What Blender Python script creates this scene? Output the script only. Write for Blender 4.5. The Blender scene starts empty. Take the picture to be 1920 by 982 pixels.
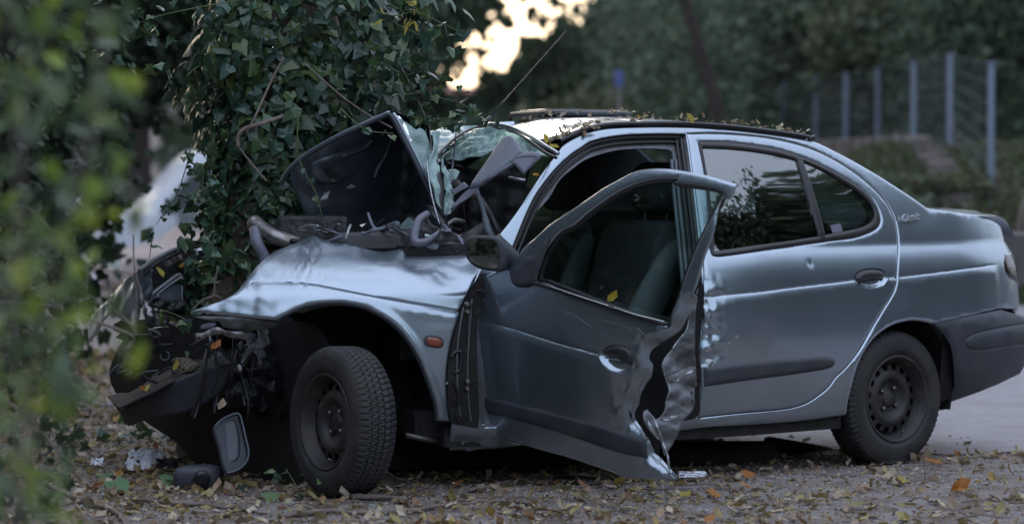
import bpy, math, random, bmesh
import numpy as np
from mathutils import Vector, Matrix
from mathutils.geometry import delaunay_2d_cdt
R = math.radians
# ------------------------------------------------------------------ camera, world, sun, exposure
CAMH, FPX, PITCH = 1.29, 5700.0, math.atan(191 / 5700.0)
sc = bpy.context.scene
cam_d = bpy.data.cameras.new('camera'); cam = bpy.data.objects.new('camera', cam_d)
sc.collection.objects.link(cam); sc.camera = cam
cam.location = (0, 0, CAMH); cam.rotation_euler = (math.pi / 2 - PITCH, 0, 0)
cam_d.sensor_width = 36; cam_d.lens = 36 * FPX / 1920; cam_d.clip_start = .1; cam_d.clip_end = 600
cam_d.dof.use_dof = True; cam_d.dof.focus_distance = 12.1; cam_d.dof.aperture_fstop = 2.2
SUN_EL, SUN_AZ = 11.0, 340.0      # low sun beyond the trees, slightly left of the view
world = bpy.data.worlds.new('World'); sc.world = world; world.use_nodes = True
wn = world.node_tree; bg = wn.nodes['Background']
sky = wn.nodes.new('ShaderNodeTexSky'); sky.sky_type = 'NISHITA'; sky.sun_disc = False
sky.sun_elevation = R(SUN_EL); sky.sun_rotation = R(SUN_AZ); sky.air_density = 1.0; sky.dust_density = 3.0; sky.ozone_density = 1.5
hsv = wn.nodes.new('ShaderNodeHueSaturation'); hsv.inputs['Saturation'].default_value = .8      # thin even overcast greys the whole sky
veil = wn.nodes.new('ShaderNodeMixRGB'); veil.blend_type = 'ADD'; veil.inputs[0].default_value = 1; veil.inputs[2].default_value = (3.7, 4.05, 5.0, 1)
# overcast skies are brightest overhead: the veil grows with the height above the horizon
wtc = wn.nodes.new('ShaderNodeTexCoord'); wsp = wn.nodes.new('ShaderNodeSeparateXYZ'); wmr = wn.nodes.new('ShaderNodeMapRange'); wmx = wn.nodes.new('ShaderNodeMixRGB')
wn.links.new(wtc.outputs['Generated'], wsp.inputs[0]); wn.links.new(wsp.outputs['Z'], wmr.inputs[0]); wmr.inputs[3].default_value = .60; wmr.inputs[4].default_value = 1.75
wmx.blend_type = 'MULTIPLY'; wmx.inputs[0].default_value = 1; wmx.inputs[1].default_value = (3.7, 4.05, 5.0, 1); wn.links.new(wmr.outputs[0], wmx.inputs[2]); wn.links.new(wmx.outputs[0], veil.inputs[2])
wn.links.new(sky.outputs[0], hsv.inputs['Color']); wn.links.new(hsv.outputs[0], veil.inputs[1]); wn.links.new(veil.outputs[0], bg.inputs[0]); bg.inputs[1].default_value = 0.15
sun_d = bpy.data.lights.new('sun', 'SUN'); sun = bpy.data.objects.new('sun', sun_d); sc.collection.objects.link(sun)
sun_d.energy = 0.5; sun_d.angle = R(10); sun_d.color = (1, .86, .68)
sun.rotation_euler = Vector((math.sin(R(SUN_AZ)) * math.cos(R(SUN_EL)), math.cos(R(SUN_AZ)) * math.cos(R(SUN_EL)), math.sin(R(SUN_EL)))).to_track_quat('Z', 'Y').to_euler()
sc.view_settings.view_transform = 'Standard'; sc.view_settings.look = 'None'
sc.view_settings.exposure = .30; sc.view_settings.gamma = 1
sc.cycles.use_denoising = True; sc.cycles.max_bounces = 6; sc.cycles.transparent_max_bounces = 12
sc.cycles.sample_clamp_indirect = 6
# ------------------------------------------------------------------ pixel -> ray -> real surfaces
_c, _s = math.cos(PITCH), math.sin(PITCH)
def rays(px):
    px = np.atleast_2d(np.asarray(px, float)); x = (px[:, 0] - 960) / FPX; y = -(px[:, 1] - 491) / FPX
    d = np.stack([x, _c + y * _s, -_s + y * _c], 1)
    return d / d[:, 1:2]                      # scaled so that t is the distance along Y
O = np.array([0, 0, CAMH])
def W(x, y, Y):
    return Vector(O + rays([(x, y)])[0] * Y)
def ground(x, y, z=0.0):
    d = rays([(x, y)])[0]; return Vector(O + d * ((z - CAMH) / d[2]))
def proj(P):
    P = np.atleast_2d(P) - O
    f = P[:, 1] * _c - P[:, 2] * _s; u = P[:, 1] * _s + P[:, 2] * _c
    return np.stack([960 + FPX * P[:, 0] / f, 491 - FPX * u / f], 1)
# the struck car is bent in plan: its flank follows the guide line G(u); u runs forward from the rear axle
_us = np.arange(-2.6, 5.0, .005)
TH = np.radians(np.interp(_us, [-1.27, -.98, -.79, -.40, .7, 1.6], [129.5, 118, 56, 39.5, 39.5, 17.5]))
_gx = np.cumsum(-np.cos(TH) * .005); _gy = np.cumsum(-np.sin(TH) * .005)
_i0 = int(np.argmin(abs(_us)))
_gx += 1.654 - _gx[_i0]; _gy += 12.88 - _gy[_i0]
def frame(u):
    th = np.interp(u, _us, TH)
    return np.stack([np.interp(u, _us, _gx), np.interp(u, _us, _gy)], -1), np.stack([-np.cos(th), -np.sin(th)], -1), np.stack([np.sin(th), -np.cos(th)], -1)
def side(z):
    z = np.asarray(z, float); t = np.maximum(z - .93, 0)
    return np.where(z < .93, .845 - .30 * (z - .55) ** 2 - 1.5 * np.maximum(z - .80, 0) ** 2, .776 - .228 * t - .35 * t * t)
def car(u, v, z):                              # car coordinates -> world
    g, t, n = frame(np.float64(u)); p = g + n * (v - .84)
    return Vector((p[0], p[1], z))
class Side:
    def __init__(s, off=None, sgn=1):
        s.off = off or (lambda u, z: 0 * u); s.sgn = sgn; s.m = 1
    def vv(s, u, z): return s.sgn * (side(z) + s.off(u, z))
    def pos(s, ab, d=0):
        u, z = ab[:, 0], ab[:, 1]; g, t, n = frame(u)
        p = g + n * (s.vv(u, z) + d - .84)[:, None]
        return np.column_stack([p, z])
    def nrm(s, ab):
        n = frame(ab[:, 0])[2]; return np.column_stack([n, 0 * n[:, 0]])
    def uv(s, P):
        d2 = (P[:, :1] - _gx[None, ::8]) ** 2 + (P[:, 1:2] - _gy[None, ::8]) ** 2
        d2[:, _us[::8] < -1.1] = 1e9
        u = _us[::8][np.argmin(d2, 1)]
        for _ in range(5):
            g, t, n = frame(u); e = P[:, :2] - g; v = (e * n).sum(1)
            k = (np.interp(u + .01, _us, TH) - np.interp(u - .01, _us, TH)) / .02
            u = np.clip(u + (e * t).sum(1) / np.clip(1 - np.abs(k) * 0 + k * v * -1, .4, 3), -1.1, 4.9)
        g, t, n = frame(u); return u, ((P[:, :2] - g) * n).sum(1) + .84
    def inv(s, px):
        D = rays(px); t = np.full(len(D), 12.4 if s.sgn > 0 else 13.6)
        for _ in range(14):
            P = O + D * t[:, None]; u, v = s.uv(P); g = v - s.vv(u, P[:, 2])
            n = frame(u)[2]; den = (n * D[:, :2]).sum(1)
            den = np.where(np.abs(den) < .3, -.3, den)
            t = t - np.clip(g / den, -.5, .5) * .85
        P = O + D * t[:, None]; u, v = s.uv(P)
        return np.column_stack([u, P[:, 2]])
class Plane:                                   # a flat or gently bowed sheet through three sighted points
    def __init__(s, p0, p1, p2, bow=None):
        a, b, c = [np.array(W(*p)) for p in (p0, p1, p2)]
        s.o = a; n = np.cross(b - a, c - a); n /= np.linalg.norm(n)
        if n[1] > 0: n = -n
        s.n = n; s.ex = np.cross([0, 0, 1.], n) if abs(n[2]) < .95 else np.array([1., 0, 0])
        s.ex /= np.linalg.norm(s.ex); s.ey = np.cross(n, s.ex); s.bow = bow
    def inv(s, px):
        D = rays(px); t = ((s.o - O) @ s.n) / (D @ s.n)
        for _ in range(3 if s.bow else 0):
            P = O + D * t[:, None] - s.o; b = s.bow(P @ s.ex, P @ s.ey)
            t = ((s.o - O) @ s.n + b) / (D @ s.n)
        P = O + D * t[:, None] - s.o
        return np.column_stack([P @ s.ex, P @ s.ey])
    def pos(s, ab, d=0):
        h = s.bow(ab[:, 0], ab[:, 1]) if s.bow else 0
        return s.o + ab[:, :1] * s.ex + ab[:, 1:2] * s.ey + (np.zeros(len(ab)) + h + d)[:, None] * s.n
    def nrm(s, ab): return np.tile(s.n, (len(ab), 1))
# ------------------------------------------------------------------ materials
M = {}
def mat(name, base, rough=.6, metal=0, coat=0, var=0, vscale=8, bump=0, bscale=60, spec=.5, c2=None, c2lo=.5, c2hi=.7, c2scale=3, trans=0, coatr=.04):
    m = bpy.data.materials.new(name); m.use_nodes = True; n = m.node_tree.nodes; l = m.node_tree.links
    b = n['Principled BSDF']; b.inputs['Base Color'].default_value = (*base, 1); b.inputs['Roughness'].default_value = rough
    b.inputs['Metallic'].default_value = metal; b.inputs['Coat Weight'].default_value = coat; b.inputs['Coat Roughness'].default_value = coatr
    b.inputs['Specular IOR Level'].default_value = spec
    tc = n.new('ShaderNodeTexCoord'); col = None
    def noise(sc_, det=4):
        t = n.new('ShaderNodeTexNoise'); t.inputs['Scale'].default_value = sc_; t.inputs['Detail'].default_value = det
        l.new(tc.outputs['Object'], t.inputs['Vector']); return t
    def ramp(src, a, b_, ca, cb):
        r = n.new('ShaderNodeValToRGB'); r.color_ramp.elements[0].position = a; r.color_ramp.elements[1].position = b_
        r.color_ramp.elements[0].color = (*ca, 1); r.color_ramp.elements[1].color = (*cb, 1); l.new(src, r.inputs[0]); return r
    if var:
        r = ramp(noise(vscale).outputs[0], .25, .75, [c * (1 - var) for c in base], [min(1, c * (1 + var)) for c in base]); col = r.outputs[0]
    if c2:
        f = ramp(noise(c2scale, 6).outputs[0], c2lo, c2hi, (0, 0, 0), (1, 1, 1))
        mx = n.new('ShaderNodeMixRGB'); l.new(f.outputs[0], mx.inputs[0]); mx.inputs[2].default_value = (*c2, 1)
        if col: l.new(col, mx.inputs[1])
        else: mx.inputs[1].default_value = (*base, 1)
        col = mx.outputs[0]
        # dirt and wear also dull the surface
        rr = n.new('ShaderNodeMapRange'); l.new(f.outputs[0], rr.inputs[0]); rr.inputs[3].default_value = rough; rr.inputs[4].default_value = min(.9, rough + .35)
        l.new(rr.outputs[0], b.inputs['Roughness'])
    if col: l.new(col, b.inputs['Base Color'])
    if bump:
        bp = n.new('ShaderNodeBump'); bp.inputs['Strength'].default_value = bump; bp.inputs['Distance'].default_value = .01
        l.new(noise(bscale).outputs[0], bp.inputs['Height']); l.new(bp.outputs[0], b.inputs['Normal'])
    M[name] = m; return m
def leafmat(name, cols, rough=.4, spec=.5, trans=.25):
    """each leaf takes its own tint from a per-island random number"""
    m = bpy.data.materials.new(name); m.use_nodes = True; n = m.node_tree.nodes; l = m.node_tree.links; b = n['Principled BSDF']
    g = n.new('ShaderNodeNewGeometry'); r = n.new('ShaderNodeValToRGB'); e = r.color_ramp.elements; r.color_ramp.interpolation = 'LINEAR'
    oi = n.new('ShaderNodeObjectInfo'); ad = n.new('ShaderNodeMath'); ad.operation = 'ADD'; fr = n.new('ShaderNodeMath'); fr.operation = 'FRACT'
    l.new(g.outputs['Random Per Island'], ad.inputs[0]); l.new(oi.outputs['Random'], ad.inputs[1]); l.new(ad.outputs[0], fr.inputs[0]); l.new(fr.outputs[0], r.inputs[0])
    while len(e) < len(cols): e.new(.5)
    for i, c in enumerate(cols): e[i].position = i / (len(cols) - 1); e[i].color = (*c, 1)
    tc = n.new('ShaderNodeTexCoord'); t = n.new('ShaderNodeTexNoise'); t.inputs['Scale'].default_value = 30; l.new(tc.outputs['Object'], t.inputs['Vector'])
    hs = n.new('ShaderNodeHueSaturation'); mr = n.new('ShaderNodeMapRange'); l.new(t.outputs[0], mr.inputs[0]); mr.inputs[3].default_value = .6; mr.inputs[4].default_value = 1.35
    l.new(mr.outputs[0], hs.inputs['Value']); l.new(r.outputs[0], hs.inputs['Color']); l.new(hs.outputs[0], b.inputs['Base Color'])
    b.inputs['Roughness'].default_value = rough; b.inputs['Specular IOR Level'].default_value = spec
    tr = n.new('ShaderNodeBsdfTranslucent'); l.new(hs.outputs[0], tr.inputs[0]); mx = n.new('ShaderNodeMixShader'); mx.inputs[0].default_value = trans
    l.new(b.outputs[0], mx.inputs[1]); l.new(tr.outputs[0], mx.inputs[2]); l.new(mx.outputs[0], n['Material Output'].inputs[0])
    M[name] = m; return m
def glassmat(name, tint, rough=.02, ior=1.85, crack=0):
    m = bpy.data.materials.new(name); m.use_nodes = True; n = m.node_tree.nodes; l = m.node_tree.links; n.remove(n['Principled BSDF'])
    t = n.new('ShaderNodeBsdfTransparent'); t.inputs[0].default_value = (*tint, 1); g = n.new('ShaderNodeBsdfGlossy'); g.inputs['Roughness'].default_value = rough
    f = n.new('ShaderNodeFresnel'); gm = n.new('ShaderNodeNewGeometry'); mi_ = n.new('ShaderNodeMix'); mi_.inputs[2].default_value = ior; mi_.inputs[3].default_value = 1 / ior; l.new(gm.outputs['Backfacing'], mi_.inputs[0]); l.new(mi_.outputs[0], f.inputs['IOR']); mx = n.new('ShaderNodeMixShader')
    l.new(f.outputs[0], mx.inputs[0]); l.new(t.outputs[0], mx.inputs[1]); l.new(g.outputs[0], mx.inputs[2]); out = mx
    if crack:      # laminated glass crazed into small cells that scatter the light
        tc = n.new('ShaderNodeTexCoord'); mp = n.new('ShaderNodeMapping'); mp.inputs['Scale'].default_value = (1, 1, 2.2); l.new(tc.outputs['Object'], mp.inputs[0])
        v = n.new('ShaderNodeTexVoronoi'); v.feature = 'DISTANCE_TO_EDGE'; v.inputs['Scale'].default_value = 95; l.new(mp.outputs[0], v.inputs['Vector'])
        v2 = n.new('ShaderNodeTexVoronoi'); v2.inputs['Scale'].default_value = 95; l.new(mp.outputs[0], v2.inputs['Vector'])
        r = n.new('ShaderNodeValToRGB'); r.color_ramp.elements[0].color = (1, 1, 1, 1); r.color_ramp.elements[1].color = (crack, crack, crack, 1)
        r.color_ramp.elements[0].position = .03; r.color_ramp.elements[1].position = .14; l.new(v.outputs[0], r.inputs[0])
        d = n.new('ShaderNodeBsdfPrincipled'); d.inputs['Base Color'].default_value = (.38, .54, .52, 1); d.inputs['Roughness'].default_value = .25
        bp = n.new('ShaderNodeBump'); bp.inputs['Strength'].default_value = .6; bp.inputs['Distance'].default_value = .01; l.new(v2.outputs['Color'], bp.inputs['Height'])
        l.new(bp.outputs[0], d.inputs['Normal']); l.new(bp.outputs[0], g.inputs['Normal'])
        m2 = n.new('ShaderNodeMixShader'); l.new(r.outputs[0], m2.inputs[0]); l.new(mx.outputs[0], m2.inputs[1]); l.new(d.outputs[0], m2.inputs[2]); out = m2
    l.new(out.outputs[0], n['Material Output'].inputs[0]); M[name] = m; return m
def paintmat(name, base):
    """silver-blue metallic paint under lacquer, with faint flake, dust film and hairline scratches"""
    m = mat(name, base, .28, .86, 1.0, var=.05, vscale=5, c2=(.14, .135, .13), c2lo=.60, c2hi=1.0, c2scale=2.5)
    n = m.node_tree.nodes; l = m.node_tree.links; b = n['Principled BSDF']; b.inputs['Coat IOR'].default_value = 1.75
    tc = n.new('ShaderNodeTexCoord'); t = n.new('ShaderNodeTexNoise'); t.inputs['Scale'].default_value = 2.6; t.inputs['Detail'].default_value = 2; l.new(tc.outputs['Object'], t.inputs['Vector'])
    bp = n.new('ShaderNodeBump'); bp.inputs['Strength'].default_value = .12; bp.inputs['Distance'].default_value = .02; l.new(t.outputs[0], bp.inputs['Height'])
    l.new(bp.outputs[0], b.inputs['Coat Normal']); l.new(bp.outputs[0], b.inputs['Normal'])
    t2 = n.new('ShaderNodeTexNoise'); t2.inputs['Scale'].default_value = 5; t2.inputs['Detail'].default_value = 3; l.new(tc.outputs['Object'], t2.inputs['Vector'])
    mr = n.new('ShaderNodeMapRange'); l.new(t2.outputs[0], mr.inputs[0]); mr.inputs[1].default_value = .2; mr.inputs[2].default_value = .9; mr.inputs[3].default_value = .05; mr.inputs[4].default_value = .17
    l.new(mr.outputs[0], b.inputs['Coat Roughness'])
    return m
paintmat('paint', (.335, .405, .475))
mat('bare_metal', (.30, .29, .29), .38, .9, var=.3, vscale=30, bump=.6, bscale=25, c2=(.16, .12, .09), c2lo=.5, c2hi=.75, c2scale=14)
mat('shell_metal', (.17, .18, .195), .52, .55, 0, var=.2, vscale=12, bump=.3, bscale=18, c2=(.05, .045, .04), c2lo=.5, c2hi=.8, c2scale=6)
mat('scuffed', (.46, .48, .51), .45, .7, var=.3, vscale=60, bump=1, bscale=50)
mat('black_plastic', (.042, .047, .060), .48, var=.25, vscale=6, bump=.12, bscale=260, c2=(.075, .072, .068), c2lo=.5, c2hi=.85, c2scale=5)
mat('trim_plastic', (.028, .027, .032), .35, var=.2, bump=.08, bscale=180)
mat('rubber', (.022, .022, .024), .62, var=.35, vscale=20, bump=.35, bscale=140, c2=(.052, .047, .042), c2lo=.46, c2hi=.78, c2scale=7)
mat('seal_rubber', (.022, .020, .022), .4, var=.2)
mat('steel_wheel', (.040, .038, .040), .5, .3, var=.3, vscale=14, bump=.2, bscale=90, c2=(.095, .08, .062), c2lo=.5, c2hi=.8, c2scale=12)
mat('lug_metal', (.16, .15, .145), .45, .8, var=.3, vscale=60)
mat('cavity_shade', (.006, .006, .007), .9)  # near-black that paints the shade inside openings and recesses
mat('underbody', (.018, .017, .017), .85, var=.5, vscale=12, bump=.8, bscale=35)
mat('engine_dark', (.03, .03, .033), .5, .3, var=.6, vscale=16, bump=.8, bscale=30)
mat('hood_inner', (.040, .048, .062), .38, .2, .3, var=.3, vscale=8)
mat('grey_plastic', (.115, .135, .165), .5, var=.12, vscale=9, bump=.1, bscale=300)
mat('grey_lilac', (.15, .155, .20), .5, var=.12, vscale=9)
mat('cloth_seat', (.030, .033, .038), .85, var=.3, vscale=30, bump=.3, bscale=200)
mat('cloth_light', (.10, .12, .13), .8, var=.15, vscale=20)
mat('amber', (.26, .055, .028), .25, 0, .6, var=.2, vscale=40)
mat('red_lens', (.28, .010, .010), .15, 0, 1)
mat('lens_dark', (.02, .006, .008), .12, 0, 1)
mat('chrome', (.75, .76, .78), .12, 1)
mat('yellow_plastic', (.55, .32, .05), .4)
mat('mirror_glass', (.30, .33, .32), .05, 1, c2=(.10, .09, .07), c2lo=.45, c2hi=.75, c2scale=25)
mat('badge_metal', (.62, .64, .64), .3, .7)
mat('paper', (.84, .85, .92), .7, var=.1, vscale=30, bump=.5, bscale=40)
glassmat('glass', (.70, .80, .77), ior=1.6); glassmat('glass_rear', (.40, .48, .47), .03, ior=3.2); glassmat('glass_far', (.66, .76, .72)); glassmat('glass_crazed', (.50, .66, .62), .1, 1.6, .30)
glassmat('glass_milky', (.45, .62, .60), .12, 1.6, .62)
mat('bark', (.085, .065, .048), .9, var=.5, vscale=22, bump=1, bscale=38)
mat('twig', (.17, .135, .12), .8, var=.4, vscale=30, bump=.5, bscale=90)
mat('bark_far', (.040, .032, .028), .9, var=.4, vscale=4, bump=.8, bscale=10)
mat('bark_pale', (.14, .125, .13), .9, var=.3, vscale=4)
mat('green_stem', (.08, .11, .04), .6, var=.3, vscale=40)
leafmat('ivy', [(.022, .055, .030), (.040, .090, .050), (.028, .070, .050), (.065, .13, .040), (.055, .12, .090), (.020, .045, .028), (.10, .15, .045), (.035, .085, .045)], .33, .6, .12)
leafmat('bush', [(.04, .08, .03), (.065, .12, .035), (.05, .10, .055), (.14, .21, .035), (.10, .16, .10), (.06, .10, .035), (.25, .34, .04)], .4, .5, .35)
leafmat('litter', [(.27, .19, .12), (.42, .34, .25), (.16, .115, .08), (.34, .28, .11), (.52, .45, .36), (.25, .12, .055), (.29, .26, .13), (.36, .24, .07)], .6, .35, .15)
leafmat('orange_leaf', [(.42, .20, .03), (.36, .12, .03)], .5, .4, .2)
leafmat('yellow_leaf', [(.44, .34, .04), (.38, .33, .08)], .5, .4, .3)
leafmat('green_leaf', [(.10, .20, .09), (.14, .22, .10)], .5, .4, .2)
leafmat('pine', [(.05, .085, .05), (.075, .11, .06), (.05, .08, .06), (.09, .115, .07)], .6, .3, .2)
leafmat('bright_leaf', [(.26, .36, .03), (.16, .27, .03), (.40, .46, .05)], .4, .5, .4)
leafmat('far_green', [(.085, .13, .085), (.12, .17, .11), (.10, .13, .09), (.14, .16, .10)], .6, .3, .2)
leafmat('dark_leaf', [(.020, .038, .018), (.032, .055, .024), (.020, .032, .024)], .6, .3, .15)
leafmat('scrub', [(.09, .12, .05), (.12, .11, .07), (.07, .11, .05), (.15, .12, .09)], .7, .3, .2)
mat('post_paint', (.21, .26, .34), .5, .3); mat('wire', (.10, .12, .13), .6, .3)
mat('stone_wall', (.13, .115, .105), .9, var=.4, vscale=3, bump=1, bscale=8)
mat('house_wall', (.72, .68, .70), .9, var=.05); mat('roof_tile', (.48, .24, .19), .9, var=.2)
mat('van_white', (.50, .54, .60), .5, 0, .2, var=.03); mat('beige_paint', (.33, .27, .255), .55, .2, 0, var=.04); mat('window_blue', (.09, .13, .16), .35); mat('far_glass', (.04, .05, .06), .6)
leafmat('light_green', [(.14, .19, .13), (.18, .22, .15), (.12, .16, .11)], .6, .3, .3)
mat('sign_blue', (.10, .13, .34), .4); mat('pebble', (.27, .245, .24), .9, var=.4, vscale=9)
# ------------------------------------------------------------------ mesh helpers
def link(o, parent=None):
    sc.collection.objects.link(o)
    if parent is not None: o.parent = parent
    return o
def thing(name, loc, label, cat, group=None):
    o = bpy.data.objects.new(name, None); o.empty_display_size = .1; o.location = loc; link(o)
    o['label'] = label; o['category'] = cat
    if group: o['group'] = group
    return o
def tag(o, label=None, cat=None, group=None, kind=None):
    for k, v in (('label', label), ('category', cat), ('group', group), ('kind', kind)):
        if v: o[k] = v
    return o
def root_loc(p):
    v = Vector((0, 0, 0))
    while p is not None: v += p.location; p = p.parent
    return v
def mk(name, V, F, m, parent=None, smooth=True, loc=None, mats=None, mi=None):
    """one mesh object from world-space vertices; origin = loc or the parent's origin"""
    base = Vector(loc) if loc is not None else root_loc(parent)
    V = np.asarray(V, float) - np.array(base)
    me = bpy.data.meshes.new(name); me.from_pydata(V.tolist(), [], F if isinstance(F, list) else F.tolist())
    if smooth: me.polygons.foreach_set('use_smooth', np.ones(len(me.polygons), bool))
    me.update(); o = bpy.data.objects.new(name, me); link(o, parent)
    if parent is None: o.location = base
    else: o.location = base - root_loc(parent)
    for x in ([m] if not mats else mats): me.materials.append(M[x] if isinstance(x, str) else x)
    if mi is not None: me.polygons.foreach_set('material_index', mi)
    return o
def sp(pts, closed=True, step=6.0):
    """smooth curve through points; a point with a third value 1 is a corner"""
    P = np.array([p[:2] for p in pts], float); C = [len(p) > 2 and bool(p[2]) for p in pts]; n = len(P); out = []
    def tan(i, side_):
        a, b = (i - 1) % n, (i + 1) % n
        if not closed and i == 0: d = P[1] - P[0]; return d / (np.linalg.norm(d) + 1e-9)
        if not closed and i == n - 1: d = P[-1] - P[-2]; return d / (np.linalg.norm(d) + 1e-9)
        if C[i]: d = (P[b] - P[i]) if side_ else (P[i] - P[a]); return d / (np.linalg.norm(d) + 1e-9)
        return (P[b] - P[a]) / (np.linalg.norm(P[b] - P[i]) + np.linalg.norm(P[i] - P[a]) + 1e-9)
    for i in range(n if closed else n - 1):
        j = (i + 1) % n; L = np.linalg.norm(P[j] - P[i]); k = max(1, int(round(L / step)))
        t = np.linspace(0, 1, k, endpoint=False)[:, None]; m0, m1 = tan(i, 1) * L, tan(j, 0) * L
        out.append((2 * t ** 3 - 3 * t * t + 1) * P[i] + (t ** 3 - 2 * t * t + t) * m0 + (-2 * t ** 3 + 3 * t * t) * P[j] + (t ** 3 - t * t) * m1)
    if not closed: out.append(P[-1:])
    return np.vstack(out)
def pip(q, poly):
    x, y = q[:, 0], q[:, 1]; ins = np.zeros(len(q), bool); a = poly; b = np.roll(poly, -1, 0)
    for (x1, y1), (x2, y2) in zip(a, b):
        if y1 == y2: continue
        c = ((y1 > y) != (y2 > y)) & (x < (x2 - x1) * (y - y1) / (y2 - y1) + x1); ins ^= c
    return ins
def dseg(q, line, closed=False, signed=False):
    """distance (and side) of points q to a polyline"""
    a = line if closed else line[:-1]; b = np.roll(line, -1, 0) if closed else line[1:]
    best = np.full(len(q), 1e9); sg = np.ones(len(q)); tt = np.zeros(len(q))
    for i in range(len(a)):
        d = b[i] - a[i]; L2 = d @ d + 1e-12; t = np.clip(((q - a[i]) @ d) / L2, 0, 1); e = q - a[i] - t[:, None] * d
        r = np.hypot(e[:, 0], e[:, 1]); m = r < best; best[m] = r[m]; cr = d[0] * e[:, 1] - d[1] * e[:, 0]; sg[m] = np.sign(cr[m] + 1e-12)
    return best * (sg if signed else 1)
def tri(outline, holes=(), step=.012, lines=(), offs=(-.006, -.003, 0, .002, .004, .007, .010, .015, .022), rims=(), rimd=0):
    """triangulate an outline with holes over an interior grid, denser along feature lines"""
    pts = []; edges = []
    for loop in [outline] + list(holes):
        k = len(pts); pts += [tuple(p) for p in loop]; edges += [(k + i, k + (i + 1) % len(loop)) for i in range(len(loop))]
    lo, hi = outline.min(0), outline.max(0)
    gx, gy = np.meshgrid(np.arange(lo[0], hi[0], step), np.arange(lo[1], hi[1], step * .87)); gx = gx + (np.arange(gx.shape[0]) % 2)[:, None] * step * .5
    g = np.column_stack([gx.ravel(), gy.ravel()]); keep = pip(g, outline) & (dseg(g, outline, True) > step * .45)
    for h in holes: keep &= ~pip(g, h) & (dseg(g, h, True) > max(step * .45, rimd))
    if rimd: keep &= dseg(g, outline, True) > rimd
    ext = []
    for ln in lines:
        dl = dseg(g, ln, False); keep &= dl > (max(offs) + .004)
        t = np.gradient(ln, axis=0); t /= np.linalg.norm(t, axis=1)[:, None] + 1e-9; nn = np.column_stack([-t[:, 1], t[:, 0]])
        for o_ in offs: ext.append(ln + nn * o_)
    g = g[keep]
    if len(rims):
        r = np.vstack(rims); k = pip(r, outline) & (dseg(r, outline, True) > .0012)
        for h in holes: k &= ~pip(r, h) & (dseg(r, h, True) > .0012)
        for ln in lines: k &= dseg(r, ln) > max(offs) * .4
        g = np.vstack([g, r[k]])
    if ext:
        e = np.vstack(ext); k = pip(e, outline) & (dseg(e, outline, True) > max(.004, rimd))
        for h in holes: k &= ~pip(e, h) & (dseg(e, h, True) > max(.004, rimd))
        g = np.vstack([g, e[k]])
    allp = [Vector(p) for p in pts] + [Vector(p) for p in g.tolist()]
    v, _, f, *_r = delaunay_2d_cdt(allp, edges, [], 0, 1e-6)
    v = np.array([tuple(p) for p in v]); f = np.array([t_ for t_ in f if len(t_) == 3]); c = v[f].mean(1)
    k = pip(c, outline)
    for h in holes: k &= ~pip(c, h)
    return v, f[k]
def inner(outline, d):
    """shrink a closed outline by d"""
    a = np.roll(outline, 1, 0); b = np.roll(outline, -1, 0); t = b - a; t /= np.linalg.norm(t, axis=1)[:, None] + 1e-9
    area = .5 * np.sum(outline[:, 0] * np.roll(outline[:, 1], -1) - np.roll(outline[:, 0], -1) * outline[:, 1])
    nn = np.column_stack([-t[:, 1], t[:, 0]]) * (1 if area > 0 else -1); return outline + nn * d
def conv(surf, pts, closed=True, px=True, step=6.0):
    c = sp(pts, closed, step if px else step / 450.)
    return surf.inv(c) if px else c
def panel(name, surf, outline, m, parent, holes=(), step=.013, disp=None, lines=(), curl=.004, cr=.010, thick=.0025, d0=0., pre=False, hcurl=True, offs=None):
    ol = outline if pre else conv(surf, outline)
    hs = [h if pre or isinstance(h, np.ndarray) else conv(surf, h) for h in holes]
    kw = {} if offs is None else {'offs': offs}
    rim = [inner(ol, cr * q) for q in (.3, .65, 1)] if curl else []
    if curl and hcurl:
        for h in hs: rim += [inner(h, -cr * q) for q in (.3, .65, 1)]
    v, f = tri(ol, hs, step, lines, rims=rim, rimd=cr * 1.25 if curl else 0, **kw)
    d = np.full(len(v), d0)
    if curl:
        e = dseg(v, ol, True); d -= curl * np.clip(1 - e / cr, 0, 1) ** 2
        if hcurl:
            for h in hs: d -= curl * np.clip(1 - dseg(v, h, True) / cr, 0, 1) ** 2
    if disp is not None: d = d + disp(v)
    V = surf.pos(v, d)
    n = np.cross(V[f[:, 1]] - V[f[:, 0]], V[f[:, 2]] - V[f[:, 0]]); nn = surf.nrm(v[f].mean(1))
    if (n * nn).sum() < 0: f = f[:, ::-1]
    o = mk(name, V, f, m, parent)
    if thick:
        md = o.modifiers.new('thickness', 'SOLIDIFY'); md.thickness = thick; md.offset = -1
        md = o.modifiers.new('edges', 'EDGE_SPLIT'); md.split_angle = R(50)
    return o
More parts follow.
